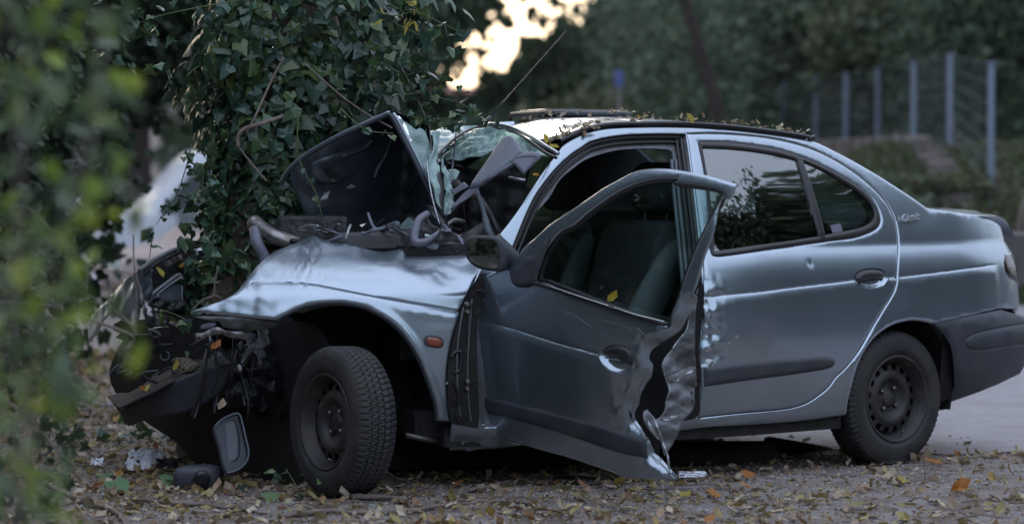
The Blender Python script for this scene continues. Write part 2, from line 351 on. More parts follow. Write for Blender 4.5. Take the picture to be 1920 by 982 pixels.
def tube(pts, r, seg=8, closed=False, cap=True):
    """swept tube through world points; r scalar or list; returns V, F"""
    P = np.array([tuple(p) for p in pts], float); n = len(P); r = np.full(n, r) if np.isscalar(r) else np.asarray(r, float)
    T = np.gradient(P, axis=0) if not closed else np.roll(P, -1, 0) - np.roll(P, 1, 0); T /= np.linalg.norm(T, axis=1)[:, None] + 1e-9
    up = np.array([0, 0, 1.]) if abs(T[0][2]) < .9 else np.array([1., 0, 0]); nx = np.cross(T[0], up); nx /= np.linalg.norm(nx); V = []
    for i in range(n):
        nx = nx - T[i] * (nx @ T[i]); nx /= np.linalg.norm(nx) + 1e-9; ny = np.cross(T[i], nx)
        a = np.arange(seg) * 2 * math.pi / seg; V.append(P[i] + r[i] * (np.cos(a)[:, None] * nx + np.sin(a)[:, None] * ny))
    V = np.vstack(V); F = []
    for i in range(n if closed else n - 1):
        for k in range(seg):
            a, b = i * seg + k, i * seg + (k + 1) % seg; c, d = ((i + 1) % n) * seg + (k + 1) % seg, ((i + 1) % n) * seg + k; F.append((a, b, c, d))
    if cap and not closed: F.append(tuple(range(seg))[::-1]); F.append(tuple((n - 1) * seg + k for k in range(seg)))
    return V, F
def join(*VF):
    V, F, k = [], [], 0
    for v, f in VF:
        v = np.asarray(v, float); V.append(v); F += [tuple(int(i) + k for i in q) for q in f]; k += len(v)
    return np.vstack(V), F
def smooth3(pts, n=6):
    P = np.array([tuple(p) for p in pts], float); out = []
    for i in range(len(P) - 1):
        p0, p1, p2, p3 = P[max(i - 1, 0)], P[i], P[i + 1], P[min(i + 2, len(P) - 1)]
        for t in np.linspace(0, 1, n, endpoint=False):
            out.append(.5 * (2 * p1 + (p2 - p0) * t + (2 * p0 - 5 * p1 + 4 * p2 - p3) * t * t + (3 * p1 - p0 - 3 * p2 + p3) * t ** 3))
    out.append(P[-1]); return np.array(out)
def box(c, s, rot=None):
    V = np.array([[x, y, z] for x in (-.5, .5) for y in (-.5, .5) for z in (-.5, .5)]) * np.array(s)
    if rot is not None: V = V @ np.array(rot).T
    return V + np.array(c), [(0, 1, 3, 2), (4, 6, 7, 5), (0, 4, 5, 1), (2, 3, 7, 6), (0, 2, 6, 4), (1, 5, 7, 3)]
def bev(o, w=.004, n=2):
    b = o.modifiers.new('soft_edge', 'BEVEL'); b.width = w; b.segments = n; b.limit_method = 'ANGLE'; return o
def on(surf, pts, d=0, px=True, closed=False, step=6.0):
    """smooth world path along a surface through sighted points"""
    ab = conv(surf, pts, closed, px, step); return surf.pos(ab, d)
def tag_pts(x0, y0, s, pts): return [(x0 + p[0] / s, y0 + p[1] / s, *p[2:]) for p in pts]
def TA(*p): return tag_pts(1260, 200, 4, p)
def TB(*p): return tag_pts(1260, 440, 4, p)
def TC(*p): return tag_pts(1260, 650, 4, p)
def TD(*p): return tag_pts(860, 200, 4, p)
def TE(*p): return tag_pts(860, 420, 4, p)
def TF(*p): return tag_pts(860, 660, 4, p)
def TG(*p): return tag_pts(500, 200, 4.8, p)
def TH_(*p): return tag_pts(500, 400, 4.8, p)
def TI(*p): return tag_pts(160, 440, 4.8, p)
def TJ(*p): return tag_pts(160, 640, 4.8, p)
def TK(*p): return tag_pts(560, 600, 4.8, p)
def TL(*p): return tag_pts(780, 190, 6, p)
def TM(*p): return tag_pts(780, 340, 6, p)
def TQ(*p): return tag_pts(1680, 360, 4.092, p)
def TR(*p): return tag_pts(1660, 540, 4.092, p)
rnd = random.Random(7); nr = np.random.RandomState(7)
def rid(a, b, s, seed=0):
    """sharp-creased noise for folded sheet metal"""
    r = np.random.RandomState(seed); h = 0
    for k in range(5):
        an = r.uniform(0, 2 * math.pi); f = s * (1 + .7 * k); h = h + (np.abs(np.sin((a * math.cos(an) + b * math.sin(an)) * f + r.uniform(0, 6.28))) - .6) / (1 + .6 * k)
    return h / 1.6
def fbm(a, b, s, seed=0):
    """cheap smooth pseudo-noise for dents"""
    r = np.random.RandomState(seed); h = 0
    for k in range(6):
        an = r.uniform(0, 2 * math.pi); f = s * (1 + .6 * k); h = h + np.sin((a * math.cos(an) + b * math.sin(an)) * f + r.uniform(0, 6.28)) / (1 + .5 * k)
    return h / 3
# ------------------------------------------------------------------ the wrecked car
CAR = thing('sedan', car(1.2, 0, 0), 'wrecked silver-blue four-door car with crushed nose wrapped against the ivy-covered tree, driver door hanging open', 'car')
S0 = Side()
ss = lambda x, a, b: np.clip((x - a) / (b - a), 0, 1) ** 2 * (3 - 2 * np.clip((x - a) / (b - a), 0, 1))
char_px = [(1320, 558), (1410, 549.5), (1485, 540), (1560, 531), (1605, 525.5), (1657, 521.5), (1684, 520), (1729, 515), (1802, 506), (1851, 499), (1868, 497)]
char = conv(S0, char_px, False); char = char[np.argsort(char[:, 0])]
def ledge(ab, line=char, h=.0055):
    u, z = ab[:, 0], ab[:, 1]; s = np.interp(u, line[:, 0], line[:, 1]) - z
    w = ss(u, line[0, 0] - .01, line[0, 0] + .03)
    w = w * (1 - ss(u, line[-1, 0] + .01, line[-1, 0] + .05))
    return w * np.where(s > 0, h * ss(s, 0, .010) * np.exp(-np.maximum(s, 0) / .10), -.0016 * np.exp(-(s / .005) ** 2))
# outlines on the flank
rdoor = [(1290, 252, 1), (1294, 272), (1301, 325), (1306, 360), (1312, 410), (1318, 460), (1322, 512), (1320, 557), (1319, 615), (1315, 647), (1315, 687), (1317, 725), (1314, 755), (1311, 782, 1),
         (1385, 774), (1450, 768.5), (1485, 764), (1512, 755.5), (1535, 741), (1555, 724), (1567, 707), (1585, 690), (1605, 665), (1632, 620), (1655, 582), (1675, 547), (1681, 520), (1683.5, 480), (1684, 450),
         (1680, 420), (1665, 385), (1640, 355), (1600, 322), (1550, 292), (1500, 272), (1440, 259), (1380, 253), (1330, 251)]
seal_o = [(1310, 265.5, 1), (1360, 267), (1410, 272.5), (1460, 281), (1500, 293.5), (1535, 307.5), (1572, 327), (1610, 350), (1635, 373), (1648, 395), (1652, 414), (1645, 428), (1622, 439.5), (1600, 446), (1560, 451), (1485, 461.5), (1410, 472.5), (1347, 480.5), (1337, 478, 1), (1334, 470), (1330, 400), (1322, 327)]
glass_m = [(1317.5, 277, 1), (1360, 278.5), (1410, 283), (1460, 291.5), (1494.5, 300.5, 1), (1508, 345), (1522, 395), (1535.5, 443, 1), (1485, 451), (1410, 461), (1341, 471, 1), (1336, 400), (1327, 330)]
glass_q = [(1507, 303, 1), (1535, 315), (1565, 331), (1605, 357), (1630, 380), (1640, 400), (1637, 413), (1620, 425), (1585, 433.5), (1548, 440.5, 1), (1537, 400), (1523, 350)]
top_edge = [(1045, 290), (1058, 272), (1085, 256), (1110, 247), (1135, 242), (1160, 240), (1210, 238.5), (1260, 238.5), (1310, 240), (1385, 246), (1460, 255), (1510, 263), (1530, 267), (1560, 281), (1610, 307.5), (1660, 337.5), (1710, 370), (1738, 390)]
arch_r = [(1588, 777, 1), (1590, 755), (1597, 725), (1605, 695), (1615, 670), (1630, 645), (1650, 624), (1675, 609), (1700, 602), (1716, 601), (1738, 604), (1755, 609)]
fr_open = [(935, 520, 1), (957, 475), (1000, 375), (1035, 325), (1067, 293), (1090, 277), (1110, 265), (1160, 254.5), (1235, 251), (1287, 252, 1), (1294, 300), (1306, 400), (1316, 500), (1318, 560), (1314, 640), (1312, 700), (1306, 777, 1), (1200, 788), (1050, 796), (905, 800, 1), (893, 760), (890, 700), (893, 600)]
uv_top = S0.inv([(1738, 390)])[0]
uz = lambda pts: np.array([p[:2] for p in pts], float)
upper = conv(S0, top_edge, False)
edge_t = np.array([[-.33, 1.075], [-.45, 1.062], [-.56, 1.052], [-.68, 1.040], [-.78, 1.015], [-.86, .985], [-.95, .965], [-1.1, .955], [-1.9, .955]])
z_b = np.array([[-1.9, .60], [-1.1, .60], [-.95, .605]])
bl = conv(S0, [(1880, 578), (1855, 584.5), (1807, 595.5), (1757, 606)], False)
arch = conv(S0, arch_r, False)[::-1]
sill = conv(S0, [(1588, 778), (1510, 789), (1410, 797), (1335, 801), (1277, 808), (1150, 822), (975, 838), (850, 846)], False)
apost = conv(S0, [(846, 800), (850, 700), (868, 600), (893, 520), (926, 450), (935, 443), (965, 405), (1000, 352), (1020, 322), (1043, 292)], False)
uni = np.vstack([upper, sp(edge_t.tolist(), False, .03), z_b, bl, arch, sill[1:], apost])
hole_f = conv(S0, fr_open); hole_r = inner(conv(S0, rdoor), -.003)
body = panel('body_side', S0, uni, 'paint', CAR, holes=[hole_f, hole_r], pre=True, step=.018, lines=[char[char[:, 0] < -.0]], curl=.004, cr=.007, thick=.003,
             disp=lambda v: ledge(v) + .005 * np.exp(-((dseg(v, arch) - .016) / .012) ** 2) - .05 * ss(-v[:, 1], -.235, -.15) * (v[:, 0] > .2) + .0006 * fbm(v[:, 0], v[:, 1], 9, 3))
dent = lambda v: .012 * fbm(v[:, 0], v[:, 1], 55, 5) * ss(v[:, 0], .99, 1.10) * ss(-v[:, 1], -.86, -.76) * ss(v[:, 1], .40, .5) - .007 * np.exp(-((v[:, 0] - .52) ** 2 + (v[:, 1] - .86) ** 2) / .00012)
R_D = conv(S0, rdoor); hnd = [(1602, 519), (1606, 511), (1620, 504), (1640, 502.5), (1655, 506), (1661, 515), (1662, 524), (1655, 535), (1640, 541.5), (1620, 540), (1607, 531)]
hnd_c = conv(S0, hnd, step=3)
def scoop(v):
    e = dseg(v, hnd_c, True); return -.020 * np.where(pip(v, hnd_c), np.minimum(e / .018, 1) ** .7, 0)
dr = panel('rear_door', S0, R_D, 'paint', CAR, holes=[conv(S0, seal_o)], pre=True, step=.013, lines=[char[char[:, 0] > .02], hnd_c, inner(hnd_c, .008)], disp=lambda v: ledge(v) + dent(v) + scoop(v) + .0006 * fbm(v[:, 0], v[:, 1], 9, 3), d0=.001, curl=.006, cr=.010)
panel('window_seal', S0, seal_o, 'seal_rubber', dr, holes=[glass_m, glass_q], d0=.004, curl=.006, cr=.012, step=.012, thick=.012)
panel('window_glass', S0, glass_m, 'glass_rear', dr, d0=-.008, curl=0, step=.05, thick=.004)
panel('quarter_glass', S0, glass_q, 'glass_rear', dr, d0=-.008, curl=0, step=.05, thick=.004)
pil = [(1495.5, 300, 1), (1505, 302, 1), (1522, 350), (1536, 400), (1547, 441, 1), (1536.5, 443, 1), (1523, 395), (1509, 345)]
panel('window_divider', S0, pil, 'trim_plastic', dr, d0=.006, curl=.004, cr=.006, step=.006, thick=.012)
panel('window_sticker', S0, [(1559, 422, 1), (1578, 419, 1), (1582, 434, 1), (1563, 437, 1)], 'grey_lilac', dr, d0=-.006, curl=0, thick=.0006)
flap = [(1606, 522), (1609, 512), (1621, 505), (1640, 503.5), (1654, 507), (1659, 515), (1658, 521), (1640, 524), (1620, 528), (1609, 529)]
bev(panel('handle', S0, flap, 'trim_plastic', dr, d0=.006, curl=.012, cr=.02, step=.004, thick=.010), .002)
strip = TC((230, 150, 1), (600, 110), (1000, 75), (1165, 70), (1215, 88), (1226, 112), (1212, 142), (1165, 166), (900, 210), (600, 250), (240, 300, 1))
panel('side_moulding', S0, strip, 'black_plastic', dr, d0=.012, curl=.012, cr=.020, step=.008, thick=.012)
# chips and scrapes of bare metal along the door's buckled leading edge
for k, (x, y, w, h) in enumerate([(1326, 590, 5, 11), (1324, 612, 4, 8), (1375, 598, 1.5, 5), (1381, 631, 5, 4), (1365, 643, 6, 2.5), (1327, 655, 7, 8), (1330, 676, 11, 7), (1323, 570, 4, 3), (1335, 684, 9, 3)]):
    r_ = random.Random(k); pts = [(x + w * .8 * math.cos(a) * r_.uniform(.25, 1.2), y + h * .8 * math.sin(a) * r_.uniform(.25, 1.2)) for a in np.arange(0, 6.28, .55)]
    panel('paint_chip', S0, pts, 'scuffed', dr, d0=.002, curl=0, step=.006, thick=0, disp=lambda v: ledge(v) + dent(v) + .0006 * fbm(v[:, 0], v[:, 1], 9, 3))
# dark lining behind the doors and inside the arches
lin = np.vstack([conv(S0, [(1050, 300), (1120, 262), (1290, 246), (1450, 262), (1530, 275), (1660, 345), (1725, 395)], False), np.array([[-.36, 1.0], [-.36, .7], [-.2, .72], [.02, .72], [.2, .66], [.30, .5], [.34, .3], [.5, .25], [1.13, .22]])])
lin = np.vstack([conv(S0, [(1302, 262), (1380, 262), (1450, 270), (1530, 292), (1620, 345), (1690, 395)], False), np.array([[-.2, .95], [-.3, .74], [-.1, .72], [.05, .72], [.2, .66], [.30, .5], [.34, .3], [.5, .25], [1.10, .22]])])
panel('door_lining', S0, lin, 'cavity_shade', CAR, pre=True, holes=[inner(conv(S0, glass_m), -.004), inner(conv(S0, glass_q), -.004)], d0=-.05, curl=0, step=.08, thick=.004)
# door aperture: inner flange with rubber seals
fo2 = [(940, 520, 1), (1000, 405), (1030, 370), (1050, 337), (1080, 311), (1100, 298), (1122, 290), (1160, 281), (1210, 278.5), (1250, 280), (1260, 285), (1263, 318), (1272, 400), (1280, 500), (1282, 640), (1278, 760, 1), (1200, 772), (1050, 780), (925, 785, 1), (915, 700), (915, 600)]
fo1 = [(x, y) for x, y, *_ in fr_open]
Sin = Side(lambda u, z: -.045 + 0 * u)
out_f = inner(hole_f, -.010)
panel('door_frame', Sin, out_f, 'shell_metal', CAR, holes=[conv(Sin, fo2)], pre=True, step=.02, curl=0, thick=.01, disp=lambda v: .035 * np.exp(-dseg(v, out_f, True) / .012))
for off, w, sh in ((-.028, .010, .012), (-.034, .007, .034)):
    ln = inner(hole_f, sh)[: int(len(hole_f) * .56)]
    V, F = tube(S0.pos(ln, off), w, 8); mk('door_seal', V, F, 'seal_rubber', CAR)
bp = conv(S0, [(1268, 300), (1274, 380), (1283, 470), (1290, 560), (1290, 640)], False)
for k, sh in enumerate((0, .022)):
    V, F = tube(S0.pos(bp + np.array([-sh, 0]), -.036), .007, 8); mk('pillar_rib', V, F, 'grey_plastic', CAR)
# black roof mouldings
rm = conv(S0, [(1052, 268), (1085, 252), (1110, 243), (1135, 238), (1160, 236), (1210, 235), (1260, 234.5), (1310, 236), (1385, 242), (1460, 251), (1505, 258), (1528, 263.5)], False)
def ribbon(ab, dz, d0, d1):
    a = S0.pos(ab, d0); b = a + np.array([0, 0, dz]); n = S0.nrm(ab); n = n / np.linalg.norm(n, axis=1)[:, None]
    m_ = (a + b) / 2 + n * d1; c = b - n * .05; V = np.vstack([a, m_, b, c]); k = len(ab)
    return V, [(j * k + i, j * k + i + 1, (j + 1) * k + i + 1, (j + 1) * k + i) for j in range(3) for i in range(k - 1)]
V, F = ribbon(rm, .016, -.004, .008); mk('roof_moulding', V, F, 'trim_plastic', CAR)
V, F = tube([S0.pos(rm[-3:], .0)[k] + np.array([0, 0, .008 * k]) for k in range(len(rm[-3:]))], .009, 8); mk('moulding_cap', V, F, 'trim_plastic', CAR)
# roof skin lofted from drip edge to drip edge
ru = rm[:, 0]; o_ = np.argsort(ru); zr = lambda u: np.interp(u, ru[o_], rm[o_, 1]) + .014
def roofz(u, w):            # w = -1 .. 1 across
    uu = u
    return zr(uu) - .010 + .036 * (1 - np.abs(w) ** 2.2) - .09 * ss(uu, 1.50, 1.78) * (1 - np.abs(w) ** 2) * .45
NU, NV = 60, 40; V = []
for i in range(NU):
    for j in range(NV):
        w = 1 - 2 * j / (NV - 1); uf = 1.60 + .11 * (1 - w * w) + .05 * (1 - w) / 2 + .10 * (w < 0) * abs(w); ur = .30 - .08 * (1 - w * w)
        u = ur + (uf - ur) * i / (NU - 1); vv_ = (side(zr(u)) - .018) * w
        z = roofz(u, w) + .004 * fbm(np.float64(u), vv_, 14, 8) * (i > NU * .6) - .018 * math.exp(-((u - 1.45) ** 2 + (vv_ - .25) ** 2) / .02); V.append(car(u, vv_, z))
F = [(i * NV + j, i * NV + j + 1, (i + 1) * NV + j + 1, (i + 1) * NV + j) for i in range(NU - 1) for j in range(NV - 1)]
rf = mk('roof', V, F, 'paint', CAR); md = rf.modifiers.new('thickness', 'SOLIDIFY'); md.thickness = .012; md.offset = -1
hl = [np.array(v) - np.array([0, 0, .03]) for v in V]; mk('headlining', hl, F, 'cloth_seat', CAR)
V, F = tube([Vector(V[(NU - 1) * NV + j]) for j in range(NV)], .011, 8); mk('roof_header', V, F, 'paint', CAR)
# raised glass sunroof panel
a, b = W(1020, 211, 12.95), W(1198, 214, 13.05); dd = (b - a); n2 = Vector((-dd.y, dd.x, 0)).normalized()
if n2.y < 0: n2 = -n2
V = []; K = 16; cnt = [(a + dd * (.5 - .5 * math.cos(t)) if 0 else None) for t in (0,)]
rim_ = []
for t in np.linspace(0, 2 * math.pi, 48, endpoint=False):
    c_, s_ = math.cos(t), math.sin(t); c_ = math.copysign(abs(c_) ** .35, c_); s_ = math.copysign(abs(s_) ** .35, s_); rim_.append(a + dd * (.5 + .5 * c_) + n2 * (.37 + .37 * s_))
def slab(rim, levels):
    cen = sum(rim, Vector()) / len(rim); V = []; n = len(rim)
    for sc_, dz in levels:
        V += [cen + (p - cen) * sc_ + Vector((0, 0, dz)) for p in rim]
    F = [(l * n + i, l * n + (i + 1) % n, (l + 1) * n + (i + 1) % n, (l + 1) * n + i) for l in range(len(levels) - 1) for i in range(n)]
    F += [tuple(range(n))[::-1], tuple((len(levels) - 1) * n + i for i in range(n))]; return V, F
V, F = slab(rim_, [(.97, -.013), (1, -.009), (1, .003), (.985, .009), (.9, .013), (.5, .017)]); sr = mk('sunroof_panel', V, F, 'black_plastic', CAR)
V, F = slab([p + Vector((0, 0, .0145)) for p in rim_], [(.88, 0), (.87, .003), (.5, .005)]); mk('sunroof_glass', V, F, 'lens_dark', sr)
for p in (rim_[4], rim_[20], rim_[28]):
    V, F = tube([p, p + Vector((.01, 0, -.06))], .006, 6); mk('sunroof_hinge', V, F, 'trim_plastic', sr)
# antenna
p0, p1 = W(916, 223, 12.75), W(1061, 59, 12.9); V, F = tube([p0, p0.lerp(p1, .25), p0.lerp(p1, .3), p1], [.0042, .0035, .0024, .0016], 6); an = mk('antenna', V, F, 'trim_plastic', CAR)
V, F = tube([p0 + Vector((-.02, 0, -.02)), p0 + Vector((0, 0, -.004)), p0 + (p1 - p0) * .03], [.014, .011, .005], 8); mk('antenna_base', V, F, 'trim_plastic', an)
# boot lid, rear window
def lin_(u, v, z): 
    g, t, n = frame(np.float64(0)); p = g + t * u + n * (v - .84); return Vector((p[0], p[1], z))
V = []; NU, NV = 30, 30
for i in range(NU):
    for j in range(NV):
        s = i / (NU - 1); w = 1 - 2 * j / (NV - 1); u = -.24 - .66 * s; v = w * (.735 - .05 * ss(np.float64(s), .6, 1))
        z = 1.085 - .035 * abs(w) ** 5 - .012 * s - .10 * max(0, (s - .78) / .22) ** 2 - .006 * math.exp(-((abs(w) - .86) / .03) ** 2); V.append(lin_(u, v, z))
F = [(i * NV + j, i * NV + j + 1, (i + 1) * NV + j + 1, (i + 1) * NV + j) for i in range(NU - 1) for j in range(NV - 1)]
mk('boot_lid', V, F, 'paint', CAR)
V = []; 
for i in range(12):
    for j in range(12):
        s = i / 11; w = 1 - 2 * j / 11; u = .30 - .58 * s; V.append(lin_(u, w * (.52 + .14 * s), 1.425 - .345 * s + .03 * math.sin(s * 3.14) - .02 * abs(w) ** 2))
F = [(i * 12 + j, i * 12 + j + 1, (i + 1) * 12 + j + 1, (i + 1) * 12 + j) for i in range(11) for j in range(11)]
mk('rear_window', V, F, 'glass', CAR)
# badge lettering
fc = bpy.data.curves.new('badge', 'FONT'); fc.body = 'Classic'; fc.size = .052; fc.extrude = .004; fc.shear = .35; fc.offset = .0004; fc.space_character = .92
bo = bpy.data.objects.new('badge', fc); link(bo); dg = bpy.context.evaluated_depsgraph_get(); me = bpy.data.meshes.new_from_object(bo.evaluated_get(dg)); bpy.data.objects.remove(bo)
pa, pb = S0.pos(S0.inv([(1688, 417), (1724, 411)]), .005); ax = (pb - pa) / np.linalg.norm(pb - pa); nn_ = S0.nrm(S0.inv([(1706, 414)]))[0]; upv = np.cross(nn_, ax); upv *= np.sign(upv[2])
co = np.array([v.co for v in me.vertices]); sc_ = np.linalg.norm(pb - pa) / co[:, 0].max()
mk('badge', pa + co[:, :1] * sc_ * ax + co[:, 1:2] * sc_ * upv + co[:, 2:] * nn_, [tuple(p.vertices) for p in me.polygons], 'badge_metal', CAR, smooth=False)
# tail lamp wrapping the corner
tl = S0.inv(TQ((850, 395), (828, 470), (822, 540), (836, 610), (868, 665))); tl = np.vstack([tl, [[-1.02, .62], [-1.25, .62], [-1.45, .66], [-1.45, .90], [-1.2, .93], [-.98, .93]]])
panel('tail_lamp', S0, tl, 'lens_dark', CAR, pre=True, d0=.004, curl=.005, cr=.012, step=.02, thick=.004)
panel('tail_lamp_lens', S0, np.array([[-.90, .70], [-1.02, .69], [-1.2, .69], [-1.2, .79], [-1.02, .80], [-.91, .775]]), 'red_lens', CAR, pre=True, d0=.006, curl=.002, step=.02, thick=.004)
# rear bumper
Sb = Side(lambda u, z: .018 + .030 * ss(z, .28, .50) * (1 - ss(z, .54, .66)) * ss(-u, .32, .7) - .05 * ss(-z, -.40, -.2))
bt = Sb.inv(TR((385, 272), (600, 228), (800, 187), (900, 167))); bb = Sb.inv([(1873, 721), (1841, 734), (1807, 746), (1780, 755)]); ba = Sb.inv([(1793, 726), (1792.5, 696), (1790, 667), (1786, 648), (1777, 632), (1765, 618)])
bo_ = np.vstack([bt, [[-1.0, .605], [-1.9, .605], [-1.9, .32], [-1.0, .325]], bb, ba]); gr = Sb.inv(TR((1000, 284), (850, 312), (720, 342), (645, 372), (616, 405), (625, 450), (655, 468), (750, 472), (1000, 436)))
gr = sp(np.vstack([[[-.98, gr[0, 1]]], gr, [[-.98, gr[-1, 1]]]]).tolist(), False, .012)
panel('rear_bumper', Sb, bo_, 'black_plastic', CAR, pre=True, curl=.010, cr=.02, step=.02, lines=[gr], disp=lambda v: -.004 * np.exp(-(dseg(v, gr) / .004) ** 2) + .006 * pip(v, gr) * ss(dseg(v, gr), 0, .02), thick=.006)
lb = np.array([[-.28, .24], [-.28, .66], [-.6, .62], [-1.0, .62], [-1.3, .62], [-1.3, .36], [-.9, .36], [-.6, .32]]); panel('bumper_gap_screen', S0, sp([(a, b, 1) for a, b in lb], True, .05), 'cavity_shade', CAR, pre=True, d0=-.03, curl=0, step=.05)  # added dark sheet blocking the light gap behind the bumper
# front wing: tucked in on top, pushed round the tree in front
crest = S0.inv([(592, 443), (560, 500), (530, 560), (515, 600)]); crest = crest[np.argsort(crest[:, 1])]
def woff(u, z):
    s = np.maximum(z - .765, 0); t = u - np.interp(z, crest[:, 1], crest[:, 0]); sp_ = np.log1p(np.exp(np.clip(t / .035, -30, 30))) * .035
    return -(.55 * s + 2.2 * s * s) - .62 * sp_ + .004 + .12 * np.maximum(t, 0) ** 1.3
Sw = Side(woff)
wing = [(360, 584, 1), (389, 573), (420, 562), (439, 551), (452, 539), (468, 518), (485, 497), (514, 473), (560, 454), (581, 444.5, 1), (592, 443), (608, 449), (646, 456), (673, 460), (690, 467), (717, 472), (733, 471), (750, 467.5), (792, 468), (833, 469), (880, 468), (903, 490, 1), (900, 511),
        (887, 533), (875, 558), (863, 583), (857, 604), (850, 627), (843, 662), (839, 694), (839, 735), (841, 767), (845, 790, 1), (818, 788, 1), (813, 755), (800, 718), (785, 680), (768, 650), (747, 623), (722, 601), (698, 587), (683, 579.5), (650, 572.5), (617, 571.5), (583, 575), (558, 583), (537, 594), (524, 600.5, 1), (493, 597.5), (452, 594), (410, 590)]
wl = conv(Sw, [(439, 538), (472, 531.7), (514, 529.6), (542, 530), (583, 533), (625, 540.5), (687.5, 553), (750, 564.6), (812, 575), (862, 584)], False); wl = wl[np.argsort(wl[:, 0])]
warch = conv(Sw, [(818, 788), (813, 755), (800, 718), (785, 680), (768, 650), (747, 623), (722, 601), (698, 587), (683, 579.5), (650, 572.5), (617, 571.5), (583, 575), (558, 583), (537, 594), (524, 600.5)], False)
apex = Sw.inv([(590, 446)])[0]
def wdisp(v):
    du, dz = v[:, 0] - apex[0], apex[1] - v[:, 1]; an = np.arctan2(du, dz + 1e-6); r = np.hypot(du, dz)
    fan = .0042 * np.sin(an * 34 + 2 * fbm(v[:, 0], v[:, 1], 12, 2)) * np.exp(-((an - .62) / .38) ** 2) * ss(r, .01, .07) * (1 - ss(r, .17, .36))
    s = np.interp(v[:, 0], wl[:, 0], wl[:, 1]) - v[:, 1]
    g = -.0060 * np.exp(-(s / .0032) ** 2) + .006 * ss(s, 0, .012) * np.exp(-np.maximum(s, 0) / .09)
    e = dseg(v, warch)
    c = Sw_c; rr = np.hypot((v[:, 0] - c[0]), (v[:, 1] - c[1]) * 1.3)
    return fan + g + .007 * np.exp(-((e - .022) / .014) ** 2) - .010 * np.exp(-(rr / .11) ** 2) + .0004 * np.sin(rr * 90) * np.exp(-(rr / .16) ** 2) + .0022 * fbm(v[:, 0], v[:, 1], 22, 4) + .010 * rid(v[:, 0], v[:, 1], 15, 14) * ss(v[:, 0], 2.75, 2.95) - .02 * np.exp(-((v[:, 0] - Sw_d[0]) ** 2 / .004 + (v[:, 1] - Sw_d[1]) ** 2 / .0006))
Sw_c = Sw.inv([(812, 505)])[0]; Sw_d = Sw.inv([(718, 474)])[0]
fw = panel('front_wing', Sw, wing, 'paint', CAR, step=.012, lines=[wl], disp=wdisp, curl=.008, cr=.012, thick=.003)
ind = TK((1120, 175), (1135, 145), (1165, 130), (1230, 138), (1285, 155), (1305, 190), (1298, 235), (1270, 253), (1200, 247), (1140, 230))
bz = panel('indicator', Sw, ind, 'black_plastic', CAR, d0=.006, curl=.004, cr=.006, step=.006, thick=.006)
lensp = TK((1150, 180), (1163, 155), (1230, 158), (1280, 175), (1292, 200), (1283, 228), (1230, 235), (1165, 222))
panel('indicator_lens', Sw, lensp, 'amber', bz, d0=.010, curl=.004, cr=.006, step=.006, thick=.004)
# dark wheel wells
def well(u0, z0, r, v0, v1, name, a0=-.25, a1=math.pi + .25):
    V = []; n = 24
    for v in (v0, v1):
        for i in range(n): a = a0 + (a1 - a0) * i / (n - 1); V.append(car(u0 + r * math.cos(a), v, max(z0 + r * math.sin(a), .12)))
    F = [(i, i + 1, n + i + 1, n + i) for i in range(n - 1)] + [tuple(n + i for i in range(n))]; mk(name, V, F, 'underbody', CAR, smooth=False)
well(0.0, .30, .36, .80, .50, 'wheel_well'); well(2.60, .32, .40, .66, .30, 'wheel_well', 1.2)
# A-post / hinge face seen between wing and door
ap = [(866, 790, 1), (856, 700), (858, 640), (872, 575), (893, 525), (925, 470, 1), (960, 500, 1), (930, 600), (925, 700), (940, 800, 1)]
Sa = Side(lambda u, z: -.055 + 0 * u)
panel('hinge_post', Sa, ap, 'engine_dark', CAR, step=.012, disp=lambda v: .008 * fbm(v[:, 0], v[:, 1], 45, 9), curl=0, thick=.01)
hp = [(900, 512, 1), (887, 533), (875, 558), (863, 583), (857, 604), (850, 627), (843, 662), (839, 694), (839, 735), (841, 767), (846, 794, 1), (880, 800, 1), (896, 800), (895, 700), (896, 600), (925, 515, 1)]
panel('door_jamb', S0, hp, 'underbody', CAR, d0=.004, curl=0, step=.008, disp=lambda v: .002 * fbm(v[:, 0], v[:, 1], 60, 19))
for pts in (((868, 575), (858, 640), (856, 700), (862, 780)), ((884, 560), (878, 640), (876, 720), (882, 790))):
    V, F = tube(smooth3(on(S0, pts, .006)), .004, 6); mk('post_ridge', V, F, 'shell_metal', CAR)
for zz in (.70, .40):
    for dz in (0, .03):
        q = S0.pos(np.array([[2.13, zz + dz]]), .010)[0]; V, F = tube([q, q + S0.nrm(np.array([[2.13, .5]]))[0] * .012], [.011, .008], 6); mk('hinge_bolt', V, F, 'bare_metal', CAR, smooth=False)
for pts, r_ in ((TK((1370, 330), (1400, 290), (1450, 280), (1460, 340), (1440, 450), (1400, 470)), .007), (TK((1400, 560), (1440, 700), (1420, 860), (1460, 940)), .005), (TE((120, 500), (170, 500), (180, 520)), .004), (TE((95, 600), (70, 700), (60, 900)), .004)):
    V, F = tube(smooth3(on(S0, pts, .008)), r_, 6); mk('wiring', V, F, 'trim_plastic', CAR)
V, F = tube(smooth3(on(S0, TK((1530, 500), (1545, 560), (1560, 640), (1570, 760)), -.01)), .0022, 5); mk('torn_edge', V, F, 'scuffed', CAR)
sb = TF((0, 545, 1), (20, 520), (60, 430), (110, 430), (150, 480), (185, 540, 1), (240, 600), (340, 650), (480, 690, 1), (300, 712), (120, 725), (60, 740), (0, 700, 1))
panel('sill_end', Sa, sb, 'shell_metal', CAR, step=.01, d0=.03, disp=lambda v: .01 * fbm(v[:, 0], v[:, 1], 30, 6), curl=.004, thick=.006)
V, F = tube(on(Sa, TF((5, 548), (90, 545), (185, 540)), .035), .004, 6); mk('sill_flange', V, F, 'scuffed', CAR)
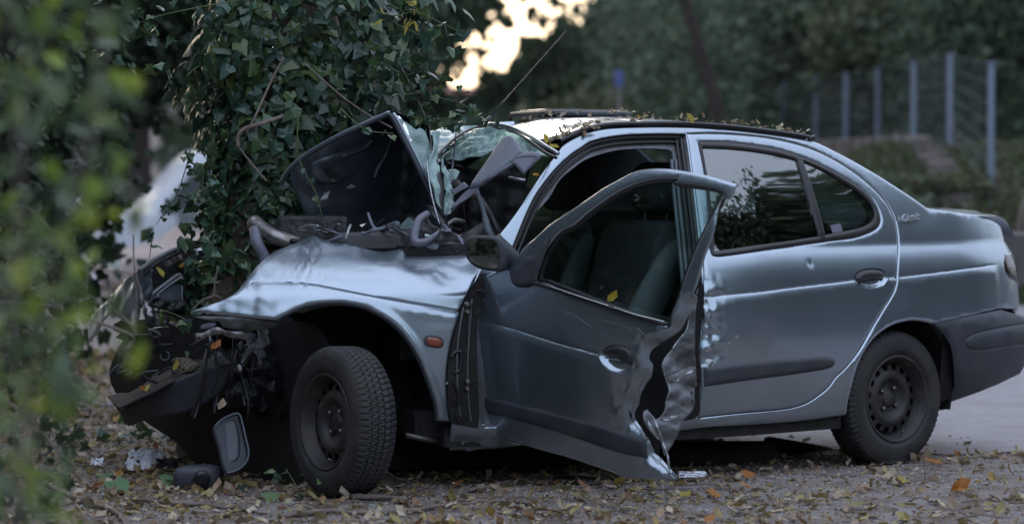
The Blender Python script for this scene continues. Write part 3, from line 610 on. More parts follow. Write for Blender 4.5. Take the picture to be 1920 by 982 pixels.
# underside: floor pan, cross members, exhaust box
V = []; F = []
for (u0, u1, v0, v1, z0, z1) in ((-.42, 2.3, -.70, .70, .20, .30), (1.3, 2.75, -.78, .25, .03, .22), (.30, 2.2, .66, .775, .165, .24), (.30, 2.2, -.775, -.66, .165, .24)):  # second box: low block added to hide the bright ground beneath
    n = 20; k = len(V)
    for i in range(n + 1):
        u = u0 + (u1 - u0) * i / n; V += [car(u, v0, z0), car(u, v1, z0), car(u, v1, z1), car(u, v0, z1)]
    for i in range(n):
        for j in range(4): a_ = k + i * 4 + j; b_ = k + i * 4 + (j + 1) % 4; F.append((a_, b_, b_ + 4, a_ + 4))
    F += [(k, k + 1, k + 2, k + 3), (k + n * 4, k + n * 4 + 1, k + n * 4 + 2, k + n * 4 + 3)]
mk('floor_pan_and_block', V, F, 'underbody', CAR, smooth=False)
P0, P1 = W(1235, 858, 12.75), W(1445, 856, 13.1); V, F = tube([P0, P0.lerp(P1, .02), P0.lerp(P1, .97), P1], [.055, .07, .07, .05], 16); mk('exhaust_box', V, F, 'underbody', CAR)
V, F = tube([W(1440, 830, 13.3), W(1560, 850, 13.6), W(1640, 840, 13.9)], .03, 8); mk('rear_axle', V, F, 'underbody', CAR)
V, F = tube([W(760, 815, 11.9), W(845, 832, 12.0)], .012, 8); mk('suspension_arm', V, F, 'lug_metal', CAR)
V, F = tube(smooth3([W(845, 832, 12.), W(862, 838, 12.), W(880, 838, 12.05)]), .018, 8); mk('suspension_joint', V, F, 'engine_dark', CAR)
# ------------------------------------------------------------------ wheels
def wheel(name, c, ax, camber, front):
    ax = np.array(ax) / np.linalg.norm(ax); ax = ax * math.cos(camber) + np.array([0, 0, 1.]) * math.sin(camber); fx = np.cross(ax, [0, 0, 1.]); fx /= np.linalg.norm(fx); up = np.cross(fx, ax); c = np.array(c)
    mp = lambda a, r, ph: c + ax * a + (fx * math.cos(ph) + up * math.sin(ph)) * r
    NS = 288; prof = [(-.070, .180), (-.080, .190), (-.088, .215), (-.086, .245), (-.078, .268), (-.070, .280), (-.060, .286)]
    for g in (-.042, -.0145, .0145, .042):
        prof += [(g - .006, .2895), (g - .0016, .2895), (g - .0015, .2825), (g + .0015, .2825), (g + .0016, .2895)]
    prof += [(.060, .286), (.070, .280), (.0785, .268), (.084, .255), (.0845, .252), (.086, .250), (.089, .228), (.088, .212), (.0855, .198), (.082, .196), (.080, .188), (.070, .179)]
    V = []; npf = len(prof)
    for i in range(NS):
        ph = 2 * math.pi * i / NS
        for j, (a, r) in enumerate(prof):
            if r > .2835 and abs(a) > .045 and i % 4 == 0: r -= .007
            if .2645 < r < .2835 and abs(a) > .065 and i % 4 == 0: r -= .005
            if r > .289 and abs(a) < .045 and (i + int(a * 330)) % 4 == 0: r -= .005
            q = mp(a, r, ph)
            if q[2] < .004: q[2] = .004; q = q + ax * (.012 if a > 0 else -.012)
            V.append(q)
    F = [(i * npf + j, ((i + 1) % NS) * npf + j, ((i + 1) % NS) * npf + j + 1, i * npf + j + 1) for i in range(NS) for j in range(npf - 1)]
    w = mk(name, V, F, 'rubber', CAR); w.data.polygons.foreach_set('use_smooth', [abs(prof[k % (npf - 1)][1] - prof[k % (npf - 1) + 1][1]) < .02 and prof[k % (npf - 1)][1] < .27 for k in range(len(F))])
    rp = [(.079, .186), (.083, .184), (.083, .178), (.074, .174), (.066, .170), (.060, .163), (.022, .158), (.016, .152), (.026, .149), (.034, .145), (.037, .138), (.039, .130), (.041, .123), (.045, .116), (.050, .108), (.051, .098), (.047, .086), (.034, .076), (.024, .068), (.020, .055), (.021, .045), (.022, .036), (.030, .034), (.034, .030), (.035, .0)]
    n = 96; V = []; m = len(rp)
    for i in range(n):
        for a, r in rp: V.append(mp(a, r, 2 * math.pi * i / n))
    F = []
    for i in range(n):
        for j in range(m - 1):
            if j in (9, 10, 11) and i % 6 in (1, 2, 3) and not (j != 10 and i % 6 in ()): continue
            F.append((i * m + j, ((i + 1) % n) * m + j, ((i + 1) % n) * m + j + 1, i * m + j + 1))
    mk('rim', V, F, 'steel_wheel', w)
    V = []; n2 = 32
    for a, r in ((-.06, .165), (.0, .165), (.0, .0)): V += [mp(a, r, 2 * math.pi * i / n2) for i in range(n2)]
    mk('brake_drum', V, [(j * n2 + i, j * n2 + (i + 1) % n2, (j + 1) * n2 + (i + 1) % n2, (j + 1) * n2 + i) for j in range(2) for i in range(n2)], 'cavity_shade', w)
    for k in range(4):
        ph = .65 + k * math.pi / 2; cc = mp(.02, .052, ph); V, F = tube([cc, cc + ax * .016, cc + ax * .020], [.0105, .0105, .006], 6); mk('wheel_bolt', V, F, 'lug_metal', w, smooth=False)
    V, F = tube([mp(.06, .156, -1.9), mp(.072, .148, -1.85), mp(.08, .143, -1.83)], [.004, .004, .005], 6); mk('valve', V, F, 'lug_metal', w)
    return w
wheel('rear_wheel', car(0, .735, .276), frame(np.float64(0))[2].tolist() + [0], 0, False)
wheel('front_wheel', W(642, 790, 11.63), [-.83, -.56, 0], R(2), True)
g, t, n = frame(np.float64(0)); wheel('rear_wheel', car(0, -.735, .276), (-n).tolist() + [0], 0, False)
wheel('front_wheel', car(2.62, -.62, .28), [-.30, .954, 0], 0, True)
# ------------------------------------------------------------------ open driver's door, in its own plane
DP = Plane((895, 560, 11.93), (1250, 600, 11.12), (900, 760, 11.93), bow=lambda a, b: .022 - .10 * (a - .40) ** 2 - .22 * np.minimum(b + .05, 0) ** 2 - .28 * np.maximum(b - .02, 0) ** 2)
skin = TE((250, 370, 1), (175, 400), (140, 450), (125, 520), (112, 600), (105, 660), (95, 740)) + TF((75, -200), (80, 0), (82, 100), (90, 200), (100, 300), (112, 380), (140, 450), (185, 530), (240, 590), (330, 650), (480, 695), (620, 735), (820, 790), (1000, 850), (1150, 900), (1240, 940), (1400, 948), (1600, 953, 1),
        (1580, 915), (1545, 880), (1500, 830), (1425, 765, 1), (1418, 740), (1400, 690), (1385, 655), (1350, 600), (1310, 545), (1285, 500), (1290, 420), (1320, 350), (1355, 250), (1395, 190), (1415, 130, 1), (1410, 90)) + TE((1395, 1010), (1410, 940), (1480, 890), (1580, 830), (1640, 760), (1690, 680), (1740, 580, 1),
        (1765, 520), (1820, 330), (1850, 230), (1890, 130), (1920, 20)) + [(1345, 395), (1355, 372)] + TA((430, 700), (485, 585, 1), (440, 572), (300, 530), (200, 505), (100, 487), (0, 472)) + TD((1500, 465), (1400, 470), (1310, 488), (1200, 545), (1080, 610), (950, 700), (800, 800), (680, 880), (600, 950)) + TE((560, 110), (480, 180), (430, 260, 1))
opening = TE((640, 440, 1), (590, 430), (580, 400), (610, 280), (670, 160), (760, 60)) + TD((850, 895), (950, 810), (1080, 710), (1200, 635), (1310, 585), (1400, 560), (1500, 545), (1640, 548)) + TA((0, 570), (160, 590), (300, 615), (375, 645, 1), (370, 670), (310, 790), (240, 930)) + TE((1790, 150), (1700, 370), (1640, 560), (1590, 690), (1560, 770, 1), (1400, 720), (1200, 655), (900, 545), (740, 480))
DKL = conv(DP, TE((150, 730), (260, 750), (420, 790), (600, 850), (760, 900), (950, 950), (1060, 982)) + TF((1330, 105), (1390, 118)), False)
handle_r = conv(DP, TF((1062, 30), (1080, 80), (1130, 135), (1190, 162), (1240, 160), (1290, 125), (1308, 85), (1300, 20), (1270, -30), (1200, -55), (1130, -50), (1080, -15)), step=3)
SK = conv(DP, skin); OP = conv(DP, opening)
tear = conv(DP, TF((1600, 953), (1545, 880), (1425, 765), (1385, 655), (1285, 500), (1320, 350), (1415, 130)) + TE((1410, 940), (1580, 830), (1740, 580)), False)
def ddisp(v):
    s = -dseg(v, DKL, signed=True); s = np.where(np.median(s[v[:, 1] < DKL[:, 1].min()]) < 0, -s, s)
    l = np.where(s > 0, .006 * ss(s, 0, .012) * np.exp(-np.maximum(s, 0) / .12), -.0018 * np.exp(-(s / .005) ** 2)) * (1 - ss(v[:, 0], DKL[-1, 0] - .16, DKL[-1, 0] - .10))
    e = dseg(v, handle_r, True); sco = -.022 * np.where(pip(v, handle_r), np.minimum(e / .018, 1) ** .7, 0); te = dseg(v, tear)
    return l + sco + .015 * rid(v[:, 0], v[:, 1], 26, 12) * (1 - ss(te, .0, .12)) - .025 * (1 - ss(te, 0, .035)) + .0035 * fbm(v[:, 0], v[:, 1], 9, 13)
fd = panel('front_door', DP, SK, 'paint', CAR, holes=[OP], pre=True, step=.013, lines=[DKL, handle_r, inner(handle_r, .008)], disp=ddisp, curl=.006, cr=.010, thick=.004)
fs_o = OP; 
panel('window_seal', DP, inner(OP, -.004), 'seal_rubber', fd, holes=[inner(OP, .011)], pre=True, d0=-.010, curl=0, step=.02, thick=.02)
panel('window_glass', DP, inner(OP, .004), 'glass', fd, pre=True, d0=-.020, curl=0, step=.05, thick=.004)
# inner half of the door (shell behind the skin), stood off toward the cabin
wr = TE((560, 432), (740, 488), (900, 540), (1150, 625), (1350, 690), (1560, 752)); V, F = tube(smooth3(on(DP, wr, .010)), .0085, 8); mk('window_rail', V, F, 'trim_plastic', fd)
V, F = tube(smooth3(on(DP, TE((720, 468), (900, 530), (1150, 610)), .018)), .0024, 6); mk('chrome_strip', V, F, 'chrome', fd)
V, F = tube(smooth3(on(DP, TE((1190, 622), (1350, 675), (1565, 728)), .018)), .0024, 6); mk('chrome_strip', V, F, 'chrome', fd)
low = TF((165, 320, 1), (300, 350), (600, 425), (900, 500), (1100, 560), (1250, 610), (1385, 660, 1), (1410, 740), (1412, 795, 1), (1330, 790), (1150, 740), (900, 655), (600, 560), (350, 490), (220, 455), (180, 400))
panel('side_moulding', DP, low, 'black_plastic', fd, d0=.008, curl=.010, cr=.018, step=.010, thick=.01)
fl = TF((1075, 5), (1110, -35), (1160, -52), (1220, -48), (1275, -20), (1300, 25), (1302, 70), (1290, 100), (1230, 70), (1140, 20), (1090, 20))
bev(panel('handle', DP, fl, 'trim_plastic', fd, d0=.007, curl=.012, cr=.018, step=.005, thick=.010), .002)
# bent-back inner shell at the door's torn trailing edge
IS = Plane((1300, 560, 11.32), (1210, 700, 11.22), (1250, 880, 11.25), bow=lambda a, b: .018 * np.sin(a * 22 + b * 6) + .024 * rid(a, b, 17, 21))
ish = TE((1800, 480, 1), (1790, 560), (1780, 700)) + TF((1775, -50), (1780, 60), (1788, 160), (1780, 240), (1772, 330), (1765, 420), (1720, 480), (1690, 510), (1640, 630), (1590, 720), (1548, 778, 1), (1535, 740), (1515, 670), (1480, 620), (1420, 570), (1392, 510), (1390, 450), (1420, 430), (1450, 470), (1478, 505), (1510, 490), (1545, 430), (1562, 330), (1578, 290), (1560, 220), (1540, 170), (1525, 110), (1545, 50), (1580, 0)) + TE((1600, 940), (1650, 870), (1700, 820), (1725, 700), (1745, 600))
sh_ = panel('door_shell', IS, ish, 'shell_metal', fd, step=.009, curl=.004, cr=.008, thick=.003, disp=lambda v: .005 * rid(v[:, 0], v[:, 1], 48, 22))
sl = TF((1400, 450), (1440, 490), (1470, 560), (1500, 640), (1520, 700), (1548, 780), (1560, 870), (1575, 905))
V, F = tube(smooth3(on(IS, sl, .02)), [.004] * len(smooth3(on(IS, sl, .02))), 6); mk('torn_edge', V, F, 'scuffed', fd)
for pts in (TF((1530, 110), (1540, 170), (1562, 225), (1578, 290), (1560, 340), (1548, 430), (1510, 488)), TE((1745, 590), (1725, 700), (1700, 800), (1650, 860), (1600, 930))):
    V, F = tube(smooth3(on(IS, pts, .006)), .0022, 5); mk('torn_edge', V, F, 'scuffed', fd)
for pts in (TF((1415, 130), (1355, 250), (1320, 350), (1285, 500), (1310, 545), (1385, 655)), TF((1425, 768), (1500, 830), (1545, 880), (1600, 950))):
    V, F = tube(smooth3(on(DP, pts, -.012)), .0022, 5); mk('torn_edge', V, F, 'scuffed', fd)
for k, pts in enumerate((TF((1560, 180), (1620, 160), (1690, 120), (1770, 105), (1760, 140), (1690, 175), (1640, 215), (1590, 220)), TF((1520, 490), (1560, 480), (1640, 475), (1600, 500), (1550, 515)), TF((1410, 500), (1450, 560), (1490, 620), (1500, 660), (1450, 610), (1420, 560)))):
    panel('scuff', IS, pts, 'scuffed', fd, d0=.005, curl=0, step=.006, thick=0, disp=lambda v: .005 * rid(v[:, 0], v[:, 1], 48, 22) + .003 * fbm(v[:, 0], v[:, 1], 160, 2))
for x, y in ((1770, 240), (1690, 385), (1755, 362), (1745, 300)):
    q = on(IS, TF((x, y), (x + 1, y)), .006)[0]; V, F = tube([q, q + IS.n * .004], [.0075, .006], 10); mk('bolt', V, F, 'lug_metal', fd, smooth=False)
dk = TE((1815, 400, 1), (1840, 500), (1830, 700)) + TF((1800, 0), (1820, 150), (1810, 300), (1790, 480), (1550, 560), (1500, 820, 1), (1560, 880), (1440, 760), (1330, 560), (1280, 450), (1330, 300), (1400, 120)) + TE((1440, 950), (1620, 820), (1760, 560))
BK = Plane((1300, 560, 11.46), (1210, 700, 11.36), (1250, 880, 11.4)); panel('door_gap_shade', BK, dk, 'cavity_shade', fd, step=.03, curl=0, thick=.01)  # near-black sheet painting the shade inside the torn door
for k, (pts, w_) in enumerate(((((700, 620), (860, 680), (950, 740), (1080, 820), (1190, 890)), 1.3), (((960, 690), (1130, 730), (1290, 780), (1370, 830)), .9), (((1290, 770), (1360, 790), (1430, 870), (1470, 900)), 2.2), (((1230, 740), (1290, 800), (1390, 890)), .8), (((880, 960), (1000, 975), (1150, 960)), .7), (((265, 520), (300, 600), (330, 700)), 2.0))):
    q = sp(TE(*pts), False, 5); t_ = np.gradient(q, axis=0); t_ /= np.linalg.norm(t_, axis=1)[:, None]; nn = np.column_stack([-t_[:, 1], t_[:, 0]]); tp_ = np.sin(np.linspace(.15, 3.0, len(q)))[:, None] * w_ * .5
    pl = DP.inv(np.vstack([q + nn * tp_, (q - nn * tp_)[::-1]])); panel('scratch', DP, pl, 'scuffed', fd, pre=True, disp=lambda v: ddisp(v) + .0012, curl=0, step=.01, thick=0)
# door mirror
MP = lambda x, y, Y=11.72: np.array(W(x, y, Y))
face = sp(TE((45, 150), (60, 110), (110, 93), (200, 95), (280, 108), (315, 150), (328, 220), (322, 300), (300, 345), (230, 345), (130, 320), (70, 270), (48, 210)), True, 5)
cf = face.mean(0); rings = [(.88, -.004), (.90, .004), (1.0, .0), (1.06, .012), (1.05, .04), (.95, .085), (.7, .12), (.3, .135)]
V = []; n = len(face)
for s_, dy in rings: V += [MP(*(cf + (p - cf) * s_ + np.array([-260 * dy * .2 + 260 * dy, 0])), 11.70 + dy) for p in face]
F = [(l * n + i, l * n + (i + 1) % n, (l + 1) * n + (i + 1) % n, (l + 1) * n + i) for l in range(len(rings) - 1) for i in range(n)] + [tuple((len(rings) - 1) * n + i for i in range(n))]
mir = mk('mirror', V, F, 'black_plastic', fd)
V = [MP(*(cf + (p - cf) * .89), 11.702) for p in face] + [MP(*cf, 11.700)]; mk('mirror_glass', V, [(i, (i + 1) % n, n) for i in range(n)], 'mirror_glass', fd)
st = [MP(925, 470, 11.76), MP(950, 480, 11.78), MP(972, 488, 11.80), MP(992, 492, 11.82)]; V, F = tube(smooth3(st), np.interp(np.linspace(0, 1, 19), [0, .35, .7, 1], [.070, .045, .022, .022]), 14)
V = np.asarray(V); mk('mirror_stalk', V, F, 'black_plastic', fd)
pt = TE((480, 300, 1), (530, 240), (590, 230), (640, 150), (690, 90), (660, 220), (600, 400), (590, 440), (520, 475), (440, 465), (405, 420), (400, 340)); panel('mirror_base', DP, pt, 'black_plastic', fd, d0=.020, curl=.012, cr=.02, step=.008, thick=.02)
# ------------------------------------------------------------------ folded bonnet
def sheet(name, plane, pts, m, parent, depth=None, step=.012, thick=.003, curl=.003, disp=None, holes=(), lines=()):
    f = (lambda v: depth(v[:, 0], v[:, 1])) if depth else disp
    return panel(name, plane, pts, m, parent, holes=holes, disp=f, step=step, curl=curl, thick=thick, lines=lines)
HP = Plane((530, 342, 12.30), (730, 214, 12.15), (600, 440, 12.30))
hk = np.array(HP.inv(TG((1105, 68), (900, 900), (135, 680), (1570, 980))))
hin = TG((135, 682, 1), (190, 580), (330, 455), (600, 290), (850, 170), (1050, 85), (1108, 72, 1), (1200, 235), (1300, 420), (1400, 620), (1500, 830), (1560, 975, 1), (1550, 1180), (1300, 1210), (900, 1190), (480, 1190), (330, 1100), (230, 900))
ridge = HP.inv(TG((1105, 68), (980, 500), (900, 1150)))
def hood_depth(a, b):
    rx = np.interp(b, ridge[::-1, 1], ridge[::-1, 0]); t = a - rx
    return -.10 - .42 * np.exp(-(t / .16) ** 2) * ss(-b, -ridge[0, 1], -ridge[0, 1] + .12) + .012 * fbm(a, b, 30, 31)
hd = sheet('bonnet', HP, hin, 'hood_inner', CAR, hood_depth, step=.014)
# painted outer skin folded back behind the rim, and the rolled rim itself
rim_l = TG((132, 690), (190, 590), (330, 462), (600, 300), (850, 180), (1050, 92), (1090, 74), (1110, 72)); rim_r = TG((1105, 70), (1135, 110), (1200, 235), (1300, 425), (1400, 625), (1500, 835), (1575, 985)) + TM((230, 330), (320, 470))
for pts, r0 in ((rim_l, .009), (rim_r, .010)):
    P_ = smooth3(on(HP, pts, .0)); V, F = tube(P_, r0, 8); mk('bonnet_rim', V, F, 'hood_inner', hd)
P_ = smooth3(on(HP, [(x - 3, y - 3) for x, y in rim_l], -.02)); V, F = tube(P_, .006, 8); mk('bonnet_edge', V, F, 'paint', hd)
P_ = smooth3(on(HP, [(x + 5, y - 1) for x, y in rim_r[:8]], -.012)); V, F = tube(P_, .008, 8); mk('bonnet_edge', V, F, 'paint', hd)
for pts, r0 in ((TG((870, 395), (820, 560), (760, 700), (738, 790)), .010), (TG((1125, 500), (1120, 650), (1095, 820), (1010, 950)), .011), (TG((745, 420), (690, 480), (560, 520)), .008), (TG((1060, 520), (1070, 700), (1050, 860)), .006)):
    P_ = smooth3(on(HP, pts, -.0)); q = HP.inv(pts); P_ = smooth3(HP.pos(np.asarray(q), hood_depth(q[:, 0], q[:, 1]) + .006)); V, F = tube(P_, r0, 8); V[:, 1] -= 0; mk('bonnet_rib', V, F, 'hood_inner', hd)
lob = TG((300, 660), (330, 560), (450, 500), (600, 470), (720, 440), (740, 520), (690, 640), (600, 730), (450, 760), (340, 720))
def on_hood(pts, name, m, up=.012, curl=.010, cr=.02, parent=hd):
    return panel(name, HP, pts, m, parent, disp=lambda v: hood_depth(v[:, 0], v[:, 1]) + up, curl=curl, cr=cr, step=.008, thick=.004)
on_hood(lob, 'bonnet_bulge', 'hood_inner')
on_hood(TG((430, 615), (470, 600), (520, 650), (545, 700), (520, 735), (470, 700)), 'hinge_hole', 'cavity_shade', .016, .002)
on_hood(TG((400, 895, 1), (425, 835, 1), (475, 820, 1), (450, 890, 1)), 'clip', 'scuffed', .012, .002)
on_hood(TG((580, 825), (610, 795), (640, 825), (605, 835)), 'clip', 'scuffed', .014, .002)
on_hood(TG((480, 705), (520, 720), (540, 705), (525, 740), (490, 740)), 'hinge_hole', 'lug_metal', .018, .002)
# crumpled outer skin right of the fold, seen edge-on beside the windscreen
KP = Plane((745, 220, 12.20), (840, 440, 12.05), (800, 260, 12.6))
sk = TG((1115, 72, 1), (1180, 95), (1230, 130), (1300, 165), (1345, 210), (1380, 200), (1430, 230, 1), (1470, 330), (1490, 450), (1480, 620), (1510, 800), (1540, 900, 1), (1500, 820), (1400, 610), (1300, 410), (1200, 220))
FPn = Plane((745, 220, 12.28), (838, 440, 12.12), (870, 240, 12.30))
sheet('crumpled_bonnet_skin', FPn, sk, 'glass_milky', hd, lambda a, b: .02 * fbm(a, b, 32, 33), step=.008)
for pts in (TG((1230, 150), (1262, 190), (1275, 240), (1295, 290), (1310, 310), (1285, 325), (1262, 270), (1240, 215), (1222, 175)), TG((1150, 95), (1190, 98), (1215, 125), (1180, 122))):
    sheet('paint_scuff', FPn, pts, 'chrome', hd, lambda a, b: .006 + .02 * fbm(a, b, 32, 33), step=.005, thick=0, curl=0)
# ------------------------------------------------------------------ crazed windscreen
WS = Plane((855, 232, 12.75), (1040, 288, 12.15), (870, 330, 12.40), bow=lambda a, b: .05 * np.sin(a * 6) + .012 * fbm(a, b, 22, 41))
main = TL((240, 632, 1), (300, 560), (400, 465), (500, 390), (600, 335), (700, 303), (820, 293), (950, 315), (1080, 350), (1200, 412), (1300, 478), (1420, 550), (1545, 612, 1), (1420, 605), (1280, 590), (1150, 575), (1000, 560), (870, 545), (800, 590), (650, 625), (450, 655), (320, 658))
wsr = sheet('windscreen', WS, main, 'glass_crazed', CAR, lambda a, b: .010 * np.sin((a * .5 - b) * 95 + 4 * fbm(a, b, 8, 3)) * .5 + .006 * fbm(a, b, 60, 42), step=.007, thick=.005, curl=0)
W2 = Plane((820, 240, 12.72), (900, 238, 12.70), (820, 290, 12.35))
sheet('windscreen_flap', W2, TL((70, 330, 1), (190, 345), (250, 300), (360, 268), (500, 262), (700, 275, 1), (590, 340), (480, 400), (400, 460), (330, 520), (245, 625, 1), (238, 500), (225, 400), (140, 380)), 'glass_milky', wsr, lambda a, b: .012 * fbm(a, b, 30, 43), step=.008, thick=.005, curl=0)
W3 = Plane((813, 246, 12.25), (824, 400, 12.05), (830, 300, 12.22))
sheet('windscreen_flap', W3, TG((1488, 232, 1), (1520, 222), (1545, 235), (1552, 330), (1548, 430), (1545, 520), (1555, 640), (1555, 760), (1600, 900), (1580, 930), (1530, 840), (1490, 700), (1475, 560), (1490, 430), (1495, 330)), 'glass_milky', wsr, lambda a, b: .014 * fbm(a, b, 45, 44), step=.006, thick=.005, curl=0)
sheet('windscreen_flap', W3, TG((1548, 475, 1), (1600, 545), (1640, 630), (1660, 730), (1665, 830), (1640, 970, 1), (1590, 975), (1598, 850), (1595, 740), (1570, 620)), 'glass_milky', wsr, lambda a, b: .01 + .012 * fbm(a, b, 60, 45), step=.006, thick=.005, curl=0)
sheet('gasket', W3, TG((1535, 470, 1), (1560, 560), (1590, 680), (1600, 800), (1590, 960), (1555, 870), (1550, 740), (1540, 600)), 'trim_plastic', wsr, lambda a, b: .004 + 0 * a, step=.006, thick=.006)
P_ = smooth3([W(819, 292, 12.30), W(830, 280, 12.38), W(850, 262, 12.5), W(872, 248, 12.6), W(895, 239.5, 12.66), W(917, 238, 12.62), W(945, 242, 12.55), W(970, 251, 12.45), W(996, 267, 12.3), W(1022, 286, 12.15), W(1043, 296, 12.05)])
V, F = tube(P_, .0065, 8); mk('gasket', V, F, 'seal_rubber', wsr)
P_ = smooth3([W(917, 233, 12.58), W(945, 236, 12.5), W(972, 245, 12.4), W(998, 258, 12.25), W(1024, 275, 12.1), W(1046, 288, 12.0)]); V, F = tube(P_, .009, 8); mk('windscreen_frame', V, F, 'paint', CAR)
# ------------------------------------------------------------------ dashboard shell thrown up through the screen
D1 = Plane((880, 350, 12.02), (985, 290, 12.10), (900, 300, 12.16), bow=lambda a, b: .02 * np.sin(a * 14))
sheet('dashboard_shell', D1, TL((590, 950, 1), (640, 870), (700, 780), (800, 640), (900, 485), (960, 415), (1010, 385), (1060, 372), (1095, 380), (1130, 420), (1165, 490), (1190, 535), (1212, 562, 1), (1150, 590), (1090, 640), (960, 740), (800, 840), (690, 915)), 'grey_plastic', CAR, None, step=.008, thick=.006, curl=.012)
D2 = Plane((960, 310, 11.98), (1015, 290, 12.02), (985, 325, 11.98))
sheet('dashboard_end_cap', D2, TL((1090, 680, 1), (1140, 620), (1190, 575), (1240, 560), (1320, 560), (1390, 575), (1418, 595), (1410, 630), (1330, 700), (1215, 818, 1)), 'grey_lilac', CAR, lambda a, b: .0015 * np.sin(b * 300) * 0, step=.006, thick=.02, curl=.008)
V, F = tube(smooth3(on(D2, TL((1120, 650), (1180, 625), (1260, 618), (1360, 628)), .004)), .0015, 5); mk('cap_groove', V, F, 'trim_plastic', CAR)
D3 = Plane((850, 370, 12.06), (960, 310, 12.0), (880, 380, 12.02))
sheet('dashboard_edge', D3, TL((1095, 675, 1), (960, 745), (800, 850), (650, 950)) + TM((540, 120), (460, 200), (395, 270, 1), (380, 320, 1), (480, 250), (620, 150), (700, 60)) + TL((760, 900), (860, 850), (1000, 760), (1085, 700, 1)), 'grey_lilac', CAR, lambda a, b: .004 * fbm(a, b, 50, 46), step=.006, thick=.02)
sheet('vent_frame', D3, TM((395, 100), (440, 90), (500, 45), (545, 12), (600, 65), (560, 90), (480, 130), (440, 160), (410, 150)), 'grey_plastic', CAR, lambda a, b: .01 + 0 * a, step=.006, thick=.02)
sheet('glass_shard', D3, TL((360, 765, 1), (440, 760), (487, 785, 1), (460, 850), (440, 880), (400, 880, 1)), 'glass_milky', CAR, lambda a, b: .0 + 0 * a, thick=.004)
sheet('dashboard_bracket', D3, TL((390, 895, 1), (450, 870, 1), (500, 900), (480, 960), (420, 960, 1)), 'trim_plastic', CAR, None, thick=.02)
sheet('screen_shade_sheet', Plane((840, 300, 12.7), (980, 300, 12.6), (840, 450, 12.7)), [(838, 305, 1), (900, 318), (975, 312), (985, 345), (1005, 365), (965, 430), (900, 465), (840, 455, 1)], 'engine_dark', CAR, lambda a, b: .03 * fbm(a, b, 25, 97), step=.012, thick=.02)  # dark sheet added for the shade behind the broken screen
# cowl: torn tray, bent flange and loose wiring between wing and screen
CW = Plane((700, 450, 12.05), (860, 460, 11.95), (760, 400, 12.3))
V, F = tube(smooth3([W(802, 400, 12.0), W(786, 412, 11.97), W(779, 430, 11.95), W(777, 448, 11.93), W(783, 455, 11.92), W(800, 452, 11.92), W(818, 440, 11.93), W(829, 430, 11.95)]), np.interp(np.linspace(0, 1, 43), [0, .3, .6, 1], [.014, .018, .016, .008]), 10); mk('bent_flange', V, F, 'grey_lilac', CAR)
cp = Plane((780, 445, 11.98), (870, 455, 11.90), (820, 410, 12.0))
for k, (pts, m) in enumerate(((TM((250, 400), (330, 480), (420, 580), (520, 640), (530, 700), (400, 670), (300, 650), (240, 620), (300, 560)), 'grey_lilac'), (TM((110, 750), (190, 710), (250, 690), (260, 740), (230, 775), (170, 770)), 'grey_plastic'), (TM((140, 300), (230, 330), (320, 470), (300, 500), (200, 400), (150, 380)), 'trim_plastic'), (TM((0, 470), (120, 420), (200, 520), (280, 560), (200, 620), (60, 600)), 'engine_dark'), (TM((300, 600), (480, 650), (530, 740), (380, 740), (250, 700)), 'engine_dark'))):
    sheet('cowl_piece', cp, [(x, y, 1) if i % 2 == 0 else (x, y) for i, (x, y) in enumerate(pts)], m, CAR, lambda a, b, k=k: .02 * fbm(a, b, 40, 50 + k) + .01 * k, step=.006, thick=.006)
for k, pts in enumerate((((690, 400, 12.1), (700, 425, 12.0), (712, 430, 12.0), (722, 425, 12.0)), ((735, 425, 12.0), (760, 440, 11.95), (775, 446, 11.95)), ((648, 450, 12), (652, 435, 12), (657, 422, 12.05)), ((730, 432, 12), (755, 436, 12), (770, 446, 11.95), (772, 454, 11.95)), ((828, 425, 11.9), (822, 440, 11.9), (815, 452, 11.9)), ((800, 300, 12.1), (808, 360, 12.0), (824, 420, 11.95)), ((855, 250, 12), (850, 300, 12.1), (845, 345, 12.05)))):
    V, F = tube(smooth3([W(*p) for p in pts]), .006 if k < 4 else .003, 6); mk('cable', V, F, ['grey_lilac', 'trim_plastic', 'scuffed'][k % 3], CAR)
# dark clutter filling the engine bay: battery, air box, hoses, wing liner
for k, (x, y, Y, sx, sy, sz, m) in enumerate([(600, 440, 12.5, .30, .3, .12, 'engine_dark'), (690, 462, 12.2, .28, .2, .09, 'trim_plastic'), (745, 450, 12.25, .22, .25, .08, 'engine_dark'), (800, 475, 12.2, .30, .2, .10, 'engine_dark'), (650, 520, 12.35, .5, .4, .22, 'engine_dark'), (560, 640, 12.5, .40, .4, .25, 'engine_dark'), (480, 720, 12.5, .25, .35, .15, 'engine_dark'), (760, 560, 12.6, .4, .5, .3, 'engine_dark')]):
    rm_ = Matrix.Rotation(rnd.uniform(-.5, .5), 3, 'Z') @ Matrix.Rotation(rnd.uniform(-.25, .25), 3, 'X')
    V, F = box(W(x, y, Y), (sx, sy, sz), [list(r) for r in rm_]); bev(mk(['battery', 'air_box', 'fuse_box', 'cowl_tray', 'engine_block', 'gearbox', 'radiator', 'bulkhead', 'cooling_fan', 'radiator_tank'][k], V, F, m, CAR, smooth=False), .02, 2)
for k in range(26):
    x, y, Y = rnd.uniform(560, 850), rnd.uniform(425, 465), rnd.uniform(11.95, 12.4); P_ = [W(x, y, Y)]
    for _ in range(4): x += rnd.uniform(-22, 22); y += rnd.uniform(-10, 9); Y += rnd.uniform(-.05, .05); P_.append(W(x, min(y, 468), Y))
    V, F = tube(smooth3(P_), rnd.choice([.003, .005, .008, .012]), 6); mk('engine_hose', V, F, rnd.choice(['trim_plastic', 'engine_dark', 'trim_plastic', 'grey_plastic', 'bare_metal']), CAR)
